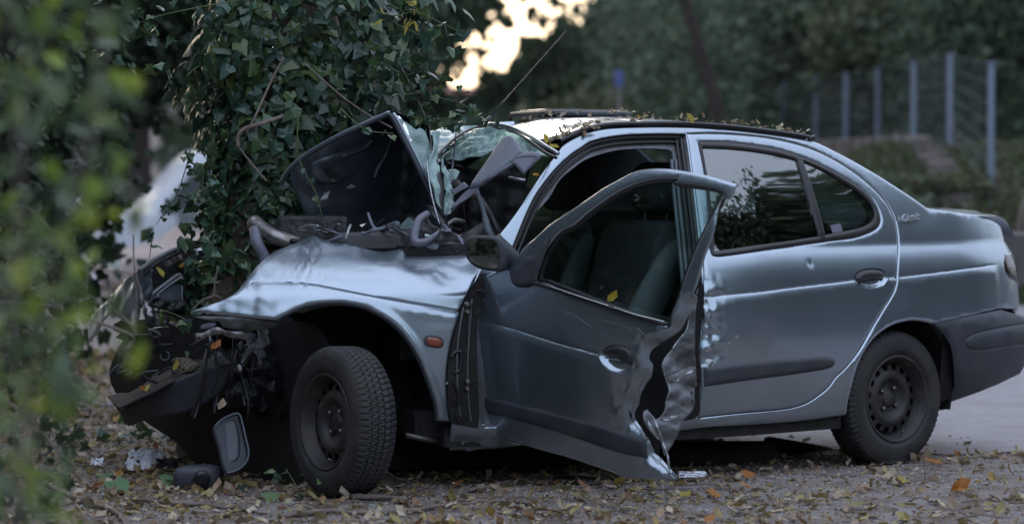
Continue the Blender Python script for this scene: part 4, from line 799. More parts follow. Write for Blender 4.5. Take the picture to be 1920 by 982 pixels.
# ------------------------------------------------------------------ crushed nose
N1 = Plane((430, 610, 11.85), (540, 615, 11.8), (440, 660, 11.85))
nose = [('wing_flange', TI((960, 735, 1), (1180, 735), (1420, 750), (1700, 790, 1), (1740, 800), (1600, 860), (1400, 850), (1240, 830), (1200, 780), (1060, 760)), 'shell_metal'),
        ('bracket', TI((975, 920), (1000, 890), (1060, 880), (1130, 840), (1200, 830), (1260, 860), (1330, 870), (1430, 880), (1480, 920), (1400, 940), (1300, 925), (1230, 900), (1150, 900), (1090, 925), (1040, 950), (990, 950)), 'bare_metal'),
        ('bracket', TI((1030, 820), (1100, 795), (1180, 800), (1150, 830), (1080, 845), (1030, 845)), 'grey_lilac'),
        ('torn_plate', TI((1520, 979, 1), (1560, 900), (1590, 850, 1), (1650, 930), (1660, 979, 1), (1600, 1010)) , 'shell_metal'),
        ('torn_plate', TJ((1660, 10, 1), (1600, 60), (1500, 90), (1400, 200), (1450, 60), (1530, 0, 1)), 'shell_metal'),
        ('clip', TJ((1365, 205), (1390, 205), (1405, 250), (1400, 275), (1375, 265)), 'scuffed')]
for k, (nm, pts, m) in enumerate(nose): sheet(nm, N1, pts, m, CAR, lambda a, b, k=k: .012 * fbm(a, b, 42, 60 + k), step=.006, thick=.005)
for x, y in ((1000, 925), (1040, 925), (1248, 895)):
    q = on(N1, TI((x, y), (x + 1, y)), .016)[0]; V, F = tube([q, q + N1.n * .003], .006, 10); mk('bolt_hole', V, F, 'cavity_shade', CAR, smooth=False)
# far-side wing and lamp seat, seen through the broken nose
N2 = Plane((200, 600, 13.05), (260, 560, 12.75), (230, 640, 12.9), bow=lambda a, b: -.25 * (a - .05) ** 2)
offw = TI((30, 800, 1), (60, 720), (150, 620), (260, 500), (350, 410), (440, 350), (500, 300, 1), (495, 450), (480, 600), (475, 740), (430, 870, 1), (370, 810), (310, 750), (250, 715), (200, 730), (150, 790), (90, 900), (40, 979, 1))
sheet('off_side_wing', N2, offw, 'paint', CAR, lambda a, b: .012 * fbm(a, b, 22, 70), step=.010, thick=.004)
N3 = Plane((262, 520, 12.8), (380, 465, 13.1), (290, 620, 12.8))
sheet('lamp_surround', N3, TI((500, 320, 1), (560, 300), (610, 310, 1), (605, 420), (600, 560), (560, 580), (510, 585, 1), (495, 450)), 'paint', CAR, lambda a, b: .006 * fbm(a, b, 50, 71), step=.006, thick=.008)
V, F = tube(smooth3([W(262, 508, 12.8), W(290, 487, 12.88), W(320, 472, 12.96), W(350, 461, 13.02), W(388, 449, 13.1)]), [.012] * 25, 8); mk('wing_top_edge', V, F, 'shell_metal', CAR)
V, F = tube(smooth3([W(264, 518, 12.8), W(295, 494, 12.88), W(325, 478, 12.96), W(355, 467, 13.02), W(390, 456, 13.1)]), [.008] * 25, 8); mk('wing_gutter', V, F, 'trim_plastic', CAR)
sheet('slam_panel', N3, TI((690, 240), (760, 200), (850, 170), (1000, 130), (1010, 160), (900, 200), (800, 260), (760, 300, 1), (730, 295), (720, 260)), 'bare_metal', CAR, lambda a, b: .010 * fbm(a, b, 50, 72), step=.006, thick=.005)
sheet('lamp_opening_shade', N3, TI((600, 300, 1), (800, 220), (1020, 160), (1150, 200), (1180, 400), (1150, 640), (900, 640), (600, 600, 1)), 'cavity_shade', CAR, lambda a, b: -.12 + 0 * a, step=.03)  # set-back near-black sheet painting the shade in the lamp hole
sheet('lamp_housing', N3, TI((600, 560, 1), (640, 500), (760, 410), (860, 335), (900, 340, 1), (935, 390), (930, 480), (900, 560), (885, 605, 1), (760, 590), (640, 580)), 'grey_plastic', CAR, lambda a, b: -.02 + .004 * fbm(a, b, 30, 73), step=.006, thick=.03, curl=.006)
for pts in (TI((665, 560), (668, 530), (760, 455), (875, 378)), TI((882, 380), (884, 600)), TI((615, 530), (740, 430), (865, 345))):
    V, F = tube(on(N3, pts, -.008, step=4), .0028, 6); mk('lamp_rib', V, F, 'scuffed', CAR)
sheet('lamp_bulb_holder', N3, TI((845, 265), (900, 250), (970, 250), (985, 270), (960, 290), (900, 292), (850, 298)), 'yellow_plastic', CAR, lambda a, b: .01 + 0 * a, step=.006, thick=.02)
for k, (pts, m) in enumerate(((TI((980, 290), (1060, 280), (1160, 330), (1150, 460), (1090, 480), (1040, 420), (1040, 340)), 'grey_lilac'), (TI((1120, 125), (1230, 125), (1240, 155), (1120, 150)), 'grey_lilac'), (TI((500, 590), (620, 620), (640, 700), (760, 740), (790, 770), (700, 830), (600, 820), (540, 790), (490, 700)), 'bare_metal'), (TI((560, 580), (700, 590), (860, 600), (900, 700), (700, 700), (560, 640)), 'engine_dark'), (TI((960, 250), (1060, 260), (1060, 290), (970, 285)), 'bare_metal'))):
    sheet('buckled_panel', N3, [(p[0], p[1], 1) if i % 2 else p for i, p in enumerate(pts)], m, CAR, lambda a, b, k=k: .018 * fbm(a, b, 55, 80 + k) + .01 * k, step=.006, thick=.006)
q = on(N3, TI((672, 775), (673, 775)), .05)[0]; V, F = tube([q, q + N3.n * .003], .010, 10); mk('bolt_hole', V, F, 'cavity_shade', CAR)
sheet('nose_shade_sheet', Plane((400, 640, 12.6), (300, 640, 13.0), (400, 700, 12.6)), [(250, 600, 1), (380, 590), (520, 600), (600, 620), (640, 800), (560, 905), (390, 885), (330, 830), (265, 785), (215, 735), (205, 690)], 'cavity_shade', CAR, None, step=.03, thick=.01)  # flat near-black sheet in place of the shade inside the nose
# dropped front bumper
B1 = Plane((225, 750, 12.35), (420, 680, 11.95), (240, 800, 12.35), bow=lambda a, b: -.3 * (a - .2) ** 2)
fb = sheet('front_bumper', B1, TJ((240, 560, 1), (310, 592), (500, 505), (700, 405), (880, 322), (1130, 220), (1300, 200, 1), (1260, 330), (1150, 500), (900, 640), (640, 680), (380, 765, 1), (340, 740), (310, 660)), 'black_plastic', CAR, None, step=.010, curl=.010, thick=.008)
B2 = Plane((225, 750, 12.35), (420, 680, 11.95), (250, 725, 12.75))
sheet('bumper_top', B2, TJ((195, 490, 1), (330, 455), (430, 440), (520, 380), (600, 300), (700, 220), (870, 120), (1010, 150), (1280, 130), (1300, 195, 1), (1120, 215), (880, 315), (700, 398), (500, 498), (310, 584, 1), (240, 545)), 'underbody', fb, lambda a, b: .006 * fbm(a, b, 18, 90), step=.010, curl=.004, thick=.008)  # darker material than the front face, standing for tree shade on top
V, F = tube(smooth3([W(*p) for p in ((248, 708, 12.3), (262, 700, 12.3), (278, 696, 12.3), (296, 694, 12.3))]), .003, 6); mk('chrome_trim', V, F, 'grey_plastic', fb)
for k, (x, y, r_) in enumerate(((309, 667, .018), (250, 678, .014))):
    c_ = np.array(W(x, y, 12.4)); V, F = tube([c_ + r_ * np.array([math.cos(a), .2, math.sin(a)]) for a in np.linspace(0, 6.28, 16, endpoint=False)], .0035, 6, closed=True); mk('hose_clip', V, F, 'grey_plastic', CAR)
for k in range(16):
    x, y, Y = rnd.uniform(215, 520), rnd.uniform(625, 760), rnd.uniform(12.1, 12.7)
    if y > 700 and x < 420: y -= 60
    P_ = [W(x, y, Y)]
    for _ in range(3): x += rnd.uniform(-25, 25); y += rnd.uniform(-14, 20); P_.append(W(x, y, Y))
    V, F = tube(smooth3(P_), rnd.choice([.003, .005, .008]), 6); mk('loose_wire', V, F, rnd.choice(['trim_plastic', 'engine_dark', 'engine_dark']), CAR)
for k in range(30):
    x, y = rnd.uniform(225, 520), rnd.uniform(590, 700); s_ = rnd.uniform(10, 30); pts = [(x + s_ * math.cos(a) * rnd.uniform(.4, 1.3), y + s_ * .7 * math.sin(a) * rnd.uniform(.4, 1.3), 1) for a in np.arange(0, 6.2, .9)]
    sheet('broken_piece', Plane((x, y, 12.3), (x + 20, y + rnd.uniform(-9, 9), 12.3 + rnd.uniform(-.1, .1)), (x, y + 20, 12.3 + rnd.uniform(-.1, .1))), pts, rnd.choice(['trim_plastic', 'engine_dark', 'bare_metal', 'black_plastic']), CAR, lambda a, b: .006 * fbm(a, b, 60, k), step=.008, thick=.006)
for k in range(26):
    x, y = rnd.uniform(380, 530), rnd.uniform(610, 790); s_ = rnd.uniform(7, 20); pts = [(x + s_ * math.cos(a) * rnd.uniform(.3, 1.3), y + s_ * 1.2 * math.sin(a) * rnd.uniform(.3, 1.3), 1) for a in np.arange(0, 6.2, .8)]
    sheet('broken_piece', Plane((x, y, 12.1), (x + 20, y + rnd.uniform(-9, 9), 12.1 + rnd.uniform(-.12, .12)), (x, y + 20, 12.1 + rnd.uniform(-.12, .12))), pts, rnd.choice(['trim_plastic', 'engine_dark', 'shell_metal', 'black_plastic', 'engine_dark']), CAR, lambda a, b: .008 * rid(a, b, 50, k), step=.008, thick=.006)
for k in range(14):
    x, y = rnd.uniform(385, 520), rnd.uniform(600, 660); P_ = [W(x, y, 12.05)]
    for _ in range(4): x += rnd.uniform(-10, 10); y += rnd.uniform(15, 42); P_.append(W(x, y, 12.05 + rnd.uniform(-.06, .06)))
    V, F = tube(smooth3(P_), rnd.choice([.0025, .004, .006]), 6); mk('loose_wire', V, F, rnd.choice(['trim_plastic', 'engine_dark', 'grey_plastic']), CAR)
# hanging lamp pod
L1 = Plane((420, 800, 11.95), (455, 790, 11.98), (440, 880, 11.9))
pod = [(400, 801), (412, 790), (428, 781), (446, 776), (452, 790), (460, 820), (467, 850), (463, 868), (448, 883), (428, 890), (419, 878), (410, 840)]
lp = sheet('hanging_lamp', L1, pod, 'black_plastic', CAR, lambda a, b: 0 * a, step=.006, thick=.06, curl=.012)
sheet('lamp_reflector', L1, [(407, 806), (420, 792), (438, 785), (445, 800), (450, 830), (446, 860), (424, 868), (414, 840)], 'hood_inner', lp, lambda a, b: .004 - 2.2 * ((a - .05) ** 2), step=.006, thick=.004)
V, F = tube(smooth3(on(L1, [(402, 800), (415, 788), (430, 780), (446, 777), (452, 790), (459, 820), (465, 850), (460, 868), (444, 882), (425, 888)], .014)), .0045, 6); mk('lamp_bezel', V, F, 'grey_plastic', lp)
# ------------------------------------------------------------------ far flank and cabin
SF = Side(sgn=-1)
far = np.array([[-.9, .30], [-.9, 1.02], [-.35, 1.07], [.30, 1.40], [1.0, 1.45], [1.55, 1.44], [1.72, 1.36], [2.15, .98], [3.0, .88], [3.0, .30]]); far = sp([(a, b, 1) for a, b in far], True, .04)
w1 = sp([(.42, 1.00), (.38, 1.08), (.50, 1.20), (.70, 1.30), (.95, 1.36), (1.02, 1.35), (1.04, 1.02, 1)], True, .04); w2 = sp([(1.12, .96, 1), (1.10, 1.37), (1.45, 1.38), (1.62, 1.30), (1.98, .98), (1.95, .95, 1)], True, .04)
ff = panel('off_side_body', SF, far, 'paint', CAR, holes=[w1, w2], pre=True, step=.05, curl=0, thick=.03, disp=lambda v: 0 * v[:, 0])
for w_ in (w1, w2): panel('far_window', SF, w_, 'glass_far', ff, pre=True, step=.06, curl=0, thick=.004)
panel('far_lining', Side(lambda u, z: -.05 + 0 * u, -1), inner(far, .03), 'cloth_seat', ff, holes=[inner(w1, -.01), inner(w2, -.01)], pre=True, step=.06, curl=0, thick=.01)
def seat(u, v, side_m='cloth_light'):
    def pr(pts, v0, v1, nm, m, par):
        n = len(pts); V = []
        for vv_, k_ in ((v0, .90), (v0 + .03, 1), (v1 - .03, 1), (v1, .90)):
            cu, cz = np.mean([p[0] for p in pts]), np.mean([p[1] for p in pts]); V += [car(u + cu + (p[0] - cu) * k_, v + vv_, cz + (p[1] - cz) * k_) for p in pts]
        F = [(l * n + i, l * n + (i + 1) % n, (l + 1) * n + (i + 1) % n, (l + 1) * n + i) for l in range(3) for i in range(n)] + [tuple(range(n))[::-1], tuple(3 * n + i for i in range(n))]
        return mk(nm, V, F, m, par)
    b_ = pr(sp([(-.02, .45), (-.30, 1.00), (-.24, 1.04), (-.14, 1.02), (.08, .55), (.55, .56), (.60, .46), (.5, .34), (.05, .34)], True, .05).tolist(), -.24, .24, 'seat', 'cloth_seat', CAR)
    pr(sp([(-.35, 1.10), (-.36, 1.24), (-.30, 1.28), (-.23, 1.24), (-.21, 1.12), (-.27, 1.07)], True, .03).tolist(), -.14, .14, 'headrest', 'cloth_seat', b_)
    for s_ in (-.08, .08):
        V, F = tube([car(u - .26, v + s_, .98), car(u - .29, v + s_, 1.12)], .006, 6); mk('headrest_post', V, F, 'lug_metal', b_)
    pr(sp([(-.0, .50), (-.27, .96), (-.20, .98), (-.10, .90), (.08, .60)], True, .03).tolist(), .22, .27, 'seat_bolster', side_m, b_)
seat(1.30, .36); seat(1.30, -.36); 
V = []
for v in (.62, -.62): V += [car(.35, v, .35), car(.22, v, 1.02), (car(.32, v, 1.06)), car(.42, v, .62), car(.88, v, .60), car(.90, v, .36)]
mk('rear_seat', V, [(i, (i + 1) % 6, 6 + (i + 1) % 6, 6 + i) for i in range(6)] + [tuple(range(6)), tuple(range(6, 12))], 'cloth_seat', CAR, smooth=False)
V = [car(u, v, 1.02) for u, v in ((-.25, .62), (-.25, -.62), (.30, -.62), (.30, .62))] + [car(u, v, .98) for u, v in ((-.25, .62), (-.25, -.62), (.30, -.62), (.30, .62))]
mk('parcel_shelf', V, [(0, 1, 2, 3), (4, 5, 6, 7), (2, 3, 7, 6)], 'cloth_light', CAR, smooth=False)
for v in (.36, -.36):
    V, F = slab([car(.20, v - .13, 1.1), car(.20, v + .13, 1.1), car(.28, v + .13, 1.1), car(.28, v - .13, 1.1)], [(.8, -.06), (1, -.02), (1, .06), (.8, .09)]); mk('rear_headrest', V, F, 'cloth_light', CAR)
sc_w = np.array(car(1.90, .36, .98)); fr_t = -frame(np.float64(1.9))[1]; ax1 = np.array([*frame(np.float64(1.9))[2], 0]); ax2 = np.array([*(fr_t * -.35), .93])
V, F = tube([sc_w + .185 * (math.cos(a) * ax1 + math.sin(a) * ax2) for a in np.linspace(0, 2 * math.pi, 40, endpoint=False)], .014, 8, closed=True); sw = mk('steering_wheel', V, F, 'trim_plastic', CAR)
V, F = tube([sc_w - .17 * ax1, sc_w, sc_w + .17 * ax1], .016, 8); mk('steering_spoke', V, F, 'trim_plastic', sw)
V, F = tube([sc_w, sc_w + np.array([*(fr_t * -.25), -.10])], [.06, .03], 12); mk('steering_hub', V, F, 'trim_plastic', sw)
V = [car(u, v, z) for v in (.66, -.66) for u, z in ((2.02, .55), (2.02, .90), (2.10, .96), (2.32, .95), (2.35, .5))]
mk('dashboard', V, [(i, (i + 1) % 5, 5 + (i + 1) % 5, 5 + i) for i in range(5)] + [(0, 1, 2, 3, 4), (5, 6, 7, 8, 9)], 'engine_dark', CAR, smooth=False)
V, F = tube(smooth3([W(892, 350, 12.2), W(905, 390, 12.15), W(915, 430, 12.1), W(925, 450, 12.1)]), [.008] * 4 + [.01] * 5 + [.014] * 10, 8); mk('loose_trim', V, F, 'grey_plastic', CAR)
V, F = tube(smooth3([W(955, 333, 12.15), W(970, 336, 12.1), W(985, 338, 12.1)]), .006, 6); mk('loose_trim', V, F, 'scuffed', CAR)
# ------------------------------------------------------------------ ground, road
def sst(x, a, b): t = np.clip((x - a) / (b - a), 0, 1); return t * t * (3 - 2 * t)
def hgt(X, Y):
    X = np.asarray(X, float); Y = np.asarray(Y, float)
    h = 1.40 * sst(Y, 27, 33) * sst(X, 1.6, 4.2) - .66 * sst(-X, 2.0, 3.4) * sst(Y, 19, 27) * (1 - sst(Y, 60, 80))
    h = h + 11 * sst(Y, 88, 125) * np.maximum(sst(X, 1.2, 6), sst(-X, 3.0, 8))
    n = .012 * np.sin(X * 2.1 + 1.3 * np.sin(Y * 1.3)) * np.sin(Y * 1.7 + X) + .05 * sst(-X, 1.3, 3.0) * np.sin(Y * 2.3 + X * 1.9) * .5
    return h + n * sst(np.abs(Y - 12), 0, 1) * .5 + .004 * np.sin(X * 9) * np.sin(Y * 11)
def grid(xs, ys, dz=0.0, mask=None):
    gx, gy = np.meshgrid(xs, ys, indexing='ij'); V = np.column_stack([gx.ravel(), gy.ravel(), (hgt(gx, gy) + dz).ravel()]); n = len(ys)
    F = [(i * n + j, (i + 1) * n + j, (i + 1) * n + j + 1, i * n + j + 1) for i in range(len(xs) - 1) for j in range(n - 1) if mask is None or mask((xs[i] + xs[i + 1]) / 2, (ys[j] + ys[j + 1]) / 2)]
    return V, F
m = mat('soil', (.135, .105, .088), .95, var=.35, vscale=3, bump=1, bscale=55, c2=(.21, .19, .185), c2lo=.42, c2hi=.62, c2scale=5)
m = mat('road_surface', (.235, .23, .25), .8, var=.16, vscale=9, bump=.7, bscale=90, c2=(.20, .18, .17), c2lo=.5, c2hi=.8, c2scale=2.4)
xs = np.concatenate([np.linspace(-300, -8, 14), np.linspace(-7.5, 8, 90), np.linspace(9, 300, 14)]); ys = np.concatenate([np.linspace(-200, 8, 20), np.linspace(8.5, 20, 110), np.linspace(20.5, 60, 60), np.linspace(65, 420, 16)])
V, F = grid(xs, ys); tag(mk('ground', V, F, 'soil', loc=(0, 0, 0)), kind='structure')
V = []; F = []
def road_near(x): return 13.25 + (2.2 - x) * .50 + .10 * math.sin(x * 3.1) + .05 * math.sin(x * 9) + .25 * max(0, 1 - x) ** 2 * .2
xs2 = np.concatenate([np.linspace(-2.2, 6, 120), np.linspace(6.5, 60, 30)]); nk = 40
for x in xs2:
    y0 = road_near(min(x, 4)) if x < 4 else road_near(4) - (x - 4) * .2
    for j in range(nk): y = y0 + (26.5 - y0) * (j / (nk - 1)) ** 1.5; V.append((x, y, float(hgt(x, y)) + .006))
F = [(i * nk + j, (i + 1) * nk + j, (i + 1) * nk + j + 1, i * nk + j + 1) for i in range(len(xs2) - 1) for j in range(nk - 1)]
tag(mk('road', V, F, 'road_surface', loc=(0, 0, 0)), kind='structure')
# ------------------------------------------------------------------ leaves
def rot_frames(n, nz_bias=0.0, rs=nr, droop=None):
    """random orthonormal frames; nz_bias pushes leaf normals towards up"""
    N = rs.normal(size=(n, 3)); N[:, 2] += nz_bias; N /= np.linalg.norm(N, axis=1)[:, None]
    A = rs.normal(size=(n, 3)) if droop is None else np.tile(droop, (n, 1)) + rs.normal(size=(n, 3)) * .5
    A -= (A * N).sum(1)[:, None] * N; A /= np.linalg.norm(A, axis=1)[:, None]; return N, A, np.cross(N, A)
SHAPES = {  # outline (along, across, lift) and faces
 'ivy': (np.array([[0, 0, 0], [-.13, .30, .05], [.20, .50, -.02], [.42, .34, .03], [.98, .02, -.10], [.44, -.32, .03], [.22, -.48, -.02], [-.11, -.32, .05], [.30, 0, .09]]), [(0, 8, 1), (1, 8, 2), (2, 8, 3), (3, 8, 4), (4, 8, 5), (5, 8, 6), (6, 8, 7), (7, 8, 0)]),
 'oval': (np.array([[0, 0, 0], [.25, .22, .06], [.65, .24, .04], [1, 0, -.08], [.65, -.24, .04], [.25, -.22, .06], [.45, 0, 0]]), [(0, 6, 1), (1, 6, 2), (2, 6, 3), (3, 6, 4), (4, 6, 5), (5, 6, 0)]),
 'curl': (np.array([[0, 0, .02], [.3, .27, .16], [.7, .22, .10], [1, .02, .18], [.72, -.25, .02], [.28, -.22, .10], [.48, 0, -.03]]), [(0, 6, 1), (1, 6, 2), (2, 6, 3), (3, 6, 4), (4, 6, 5), (5, 6, 0)]),
 'quad': (np.array([[0, 0, 0], [.5, .38, .08], [1, 0, 0], [.5, -.38, .08]]), [(0, 1, 2), (0, 2, 3)]),
 'pebble': (np.array([[0, 0, 0], [1, 0, 0], [.5, .9, 0], [.5, .35, .55]]), [(0, 1, 3), (1, 2, 3), (2, 0, 3)])}
def leaves_vf(P, size, shape, N, A, B):
    S, f = SHAPES[shape]; size = np.asarray(size)[:, None, None] * np.ones((len(P), 1, 1))
    V = P[:, None, :] + size * (S[None, :, :1] * A[:, None, :] + S[None, :, 1:2] * B[:, None, :] + S[None, :, 2:] * N[:, None, :])
    k = len(S); F = (np.array(f)[None] + (np.arange(len(P)) * k)[:, None, None]).reshape(-1, 3); return V.reshape(-1, 3), F
def leaves(name, P, size, shape, m, parent=None, nb=0., droop=None, NAB=None, loc=None, rs=nr):
    N, A, B = NAB if NAB else rot_frames(len(P), nb, rs, droop); V, F = leaves_vf(np.asarray(P), size, shape, N, A, B)
    return mk(name, V, F, m, parent, smooth=False, loc=loc)
_lm = {}
def leaf_obj(name, p, size, shape, m, parent, N, A, B, k=0):
    """one leaf as an object sharing its mesh with the others of its kind"""
    key = (shape, m, k)
    if key not in _lm:
        S, f = SHAPES[shape]; q = S + np.random.RandomState(k + 5).normal(size=S.shape) * .03; me = bpy.data.meshes.new(name); me.from_pydata(q.tolist(), [], f); me.materials.append(M[m]); _lm[key] = me
    o = bpy.data.objects.new(name, _lm[key]); link(o, parent); b = root_loc(parent) if parent else Vector((0, 0, 0))
    mw = Matrix((( A[0] * size, B[0] * size, N[0] * size, p[0] - b.x), (A[1] * size, B[1] * size, N[1] * size, p[1] - b.y), (A[2] * size, B[2] * size, N[2] * size, p[2] - b.z), (0, 0, 0, 1)))
    o.matrix_local = mw; return o
def bag(name, P, size, shape, m, parent, n_single, nb=0, droop=None, outward=None):
    """the nearest n_single leaves as parts of their own, the rest as one joined part"""
    P = np.asarray(P); size = np.asarray(size); N, A, B = rot_frames(len(P), nb, nr, droop)
    if outward is not None:
        N = outward + nr.normal(size=P.shape) * .42; N /= np.linalg.norm(N, axis=1)[:, None]; A = A - (A * N).sum(1)[:, None] * N; A /= np.linalg.norm(A, axis=1)[:, None]; B = np.cross(N, A)
    px = proj(P); score = size / P[:, 1] * ((px[:, 0] > -20) & (px[:, 0] < 1940) & (px[:, 1] > -20) & (px[:, 1] < 1000)) / (1 + (P[:, 1] - P[:, 1].min()) * 3); o_ = np.argsort(-score); a, b = o_[:n_single], o_[n_single:]
    for i in a: leaf_obj(name, P[i], size[i], shape, m, parent, N[i], A[i], B[i], int(i) % 5)
    if len(b): leaves('foliage', P[b], size[b], shape, m, parent, NAB=(N[b], A[b], B[b]))['kind'] = 'stuff'
# ------------------------------------------------------------------ ivy-covered tree
TREE = thing('ivy_tree', (-1.16, 12.95, 0), 'thick leaning tree trunk wrapped in dark green ivy, standing in the crushed car nose', 'tree')
tp = [(-1.20, 12.95, -.1), (-1.17, 12.92, .45), (-1.10, 12.92, .95), (-1.0, 12.93, 1.35), (-.92, 12.95, 1.7), (-.86, 13.0, 2.2), (-.80, 13.1, 3.2), (-.7, 13.3, 5.2)]
P_ = smooth3(tp, 8); V, F = tube(P_, np.interp(np.linspace(0, 1, len(P_)), [0, .2, 1], [.24, .185, .13]), 18); V = V + .018 * np.column_stack([np.sin(V[:, 2] * 22 + V[:, 0] * 60), np.sin(V[:, 2] * 17 + V[:, 0] * 50), 0 * V[:, 0]])
mk('trunk', V, F, 'bark', TREE)
for k in range(7):
    a = k * .9 + .3; p0 = np.array([-.74, 13.15, 3.4 + .3 * k]); P_ = [p0 + np.array([math.cos(a) * s * 2.6, math.sin(a) * s * 2.6, s * 1.3 + .3 * s * s]) for s in np.linspace(0, 1, 7)]
    V, F = tube(P_, np.linspace(.07, .015, 7), 7); mk('limb', V, F, 'bark', TREE)
zt = [.55, .84, 1.06, 1.29, 1.52, 1.74, 1.97, 2.6, 3.6]; cx = [-1.17, -1.13, -1.06, -.995, -.94, -.895, -.85, -.80, -.75]; aa = [.15, .175, .235, .30, .40, .48, .46, .50, .40]
n = 3000; z = nr.uniform(.60, 3.3, n); z[:2300] = nr.uniform(.66, 2.05, 2300); an = nr.uniform(-math.pi * 1.08, .08 * math.pi, n); rr = nr.uniform(.55, 1.06, n) ** .6
rr = rr * (1 + .13 * np.sin(an * 5 + z * 7) + .09 * np.sin(an * 3 - z * 13))
P = np.column_stack([np.interp(z, zt, cx) + np.interp(z, zt, aa) * rr * np.cos(an), 12.93 + .85 * np.interp(z, zt, aa) * rr * np.sin(an), z]); out = np.column_stack([np.cos(an), np.sin(an), .35 + 0 * an])
sz = nr.uniform(.036, .086, n) * np.where(nr.rand(n) < .14, 1.4, 1)
pj = proj(P); ok = ~((pj[:, 0] > 560 + .35 * (430 - pj[:, 1])) & (pj[:, 1] > 250) & (P[:, 1] < 12.75)) & ~((P[:, 1] < 12.62) & (pj[:, 0] > 545) & (pj[:, 1] > 330))
bag('leaf', P[ok], sz[ok], 'ivy', 'ivy', TREE, 300, droop=(0, -.1, -1), outward=out[ok])
n = 420; z = nr.uniform(.50, 1.15, n); an = nr.uniform(-math.pi, 0, n); rr = nr.uniform(.9, 1.35, n); P = np.column_stack([np.interp(z, zt, cx) + (.02 + np.interp(z, zt, aa)) * rr * np.cos(an), 12.93 + .95 * np.interp(z, zt, aa) * rr * np.sin(an), z]); pj = proj(P); ok = ~((pj[:, 0] > 520) & (pj[:, 1] > 330) & (P[:, 1] < 12.75))
leaves('foliage', P[ok], nr.uniform(.035, .075, ok.sum()), 'ivy', 'ivy', TREE, nb=.4, droop=(0, -.2, -1))['kind'] = 'stuff'
# loose sprays to the upper right and over the top edge of the frame
def spray(pts, n, spread, size, m='ivy', parent=TREE, shape='ivy', r=.003, stem='green_stem', single=True, nm='tendril'):
    C = smooth3([W(*p) for p in pts], 8); V, F = tube(C, np.linspace(r, r * .5, len(C)), 6); st_ = mk(nm, V, F, stem, parent)
    idx = nr.randint(0, len(C), n); P = C[idx] + nr.normal(size=(n, 3)) * spread; S = nr.uniform(.7, 1.25, n) * size; N, A, B = rot_frames(n, .4, nr, (0, -.2, -.8))
    for i in range(n):
        if single: leaf_obj('leaf', P[i], S[i], shape, m, st_ if st_.parent is None or st_.parent.parent is None else parent, N[i], A[i], B[i], i % 5)
    if not single: leaves('foliage', P, S, shape, m, st_, NAB=(N, A, B))
    return st_
spray([(700, 60, 12.6), (760, 20, 12.5), (820, 40, 12.4), (860, 60, 12.4)], 26, .05, .06)
spray([(690, 110, 12.6), (735, 105, 12.5), (770, 160, 12.5), (800, 225, 12.4)], 22, .045, .055, r=.004, stem='twig')
spray([(690, 30, 12.5), (740, 45, 12.4), (790, 70, 12.3), (815, 105, 12.3)], 26, .05, .07)
spray([(720, 120, 12.4), (760, 140, 12.3), (800, 130, 12.3), (835, 150, 12.3)], 20, .04, .062)
spray([(700, 20, 12.3), (740, 30, 12.3), (775, 22, 12.3), (800, 30, 12.3)], 9, .025, .06, m='yellow_leaf', shape='oval')
spray([(740, 180, 12.3), (790, 175, 12.3), (830, 185, 12.3), (865, 195, 12.3), (890, 212, 12.3), (905, 225, 12.3)], 26, .028, .038)
spray([(760, 215, 12.3), (800, 225, 12.3), (840, 222, 12.3), (860, 232, 12.3)], 30, .030, .036)
spray([(640, 205, 12.1), (672, 235, 12.0), (700, 247, 12.0), (738, 250, 12.0)], 9, .010, .036)
spray([(560, 210, 12.0), (557, 270, 12.0), (563, 305, 12.0), (578, 335, 12.0), (592, 362, 12.0), (603, 402, 12.0), (611, 432, 12.0)], 7, .012, .028)
spray([(359, 272, 12.2), (350, 310, 12.2), (331, 366, 12.2), (312, 394, 12.2), (293, 420, 12.2)], 16, .014, .034)
spray([(410, 325, 12.2), (390, 350, 12.2), (362, 360, 12.2), (335, 378, 12.2), (312, 394, 12.2)], 15, .018, .045)
spray([(288, 438, 12.0), (283, 462, 12.0), (280, 486, 12.0)], 8, .010, .030, stem='twig')
spray([(400, 440, 12.2), (395, 480, 12.2), (378, 500, 12.2)], 12, .03, .065)
spray([(440, 470, 12.2), (460, 490, 12.2), (430, 480, 12.2)], 10, .035, .06)
spray([(300, 580, 12.1), (330, 590, 12.1), (350, 600, 12.1)], 7, .02, .05)
spray([(450, 0, 12.4), (300, 30, 12.3), (240, 60, 12.3), (235, 110, 12.3)], 60, .07, .05)
for pts, r0 in (([(447, 275, 12.3), (446, 258, 12.3), (458, 242, 12.3), (490, 232, 12.3), (530, 218, 12.4)], .0085), ([(532, 108, 12.35), (505, 160, 12.35), (480, 215, 12.3), (462, 250, 12.3)], .005), ([(447, 275, 12.3), (470, 305, 12.3), (500, 340, 12.3)], .004), ([(572, 120, 12.4), (640, 180, 12.3), (690, 215, 12.25), (735, 240, 12.1)], .003)):
    V, F = tube(smooth3([W(*p) for p in pts]), r0, 7); mk('vine', V, F, 'twig', TREE)
V, F = tube(smooth3([W(408, 500, 11.95), (W(403, 530, 11.95)), W(400, 553, 11.95), W(380, 562, 11.95), W(362, 580, 11.95)]), .0035, 6); mk('vine', V, F, 'twig', TREE)
V, F = tube(smooth3([W(400, 553, 11.95), W(410, 556, 11.95), W(421, 566, 11.95)]), .003, 6); mk('vine', V, F, 'twig', TREE)
V, F = tube(smooth3([W(475, 416, 12.3), W(495, 432, 12.25), W(520, 446, 12.2), W(560, 458, 12.2)]), [.032] * 19, 12); mk('bumper_beam', V, F, 'bare_metal', CAR)
V, F = tube(smooth3([W(478, 430, 12.25), W(482, 455, 12.2), W(495, 480, 12.2), W(500, 500, 12.2)]), [.024] * 19, 10); mk('bumper_bracket', V, F, 'grey_lilac', CAR)
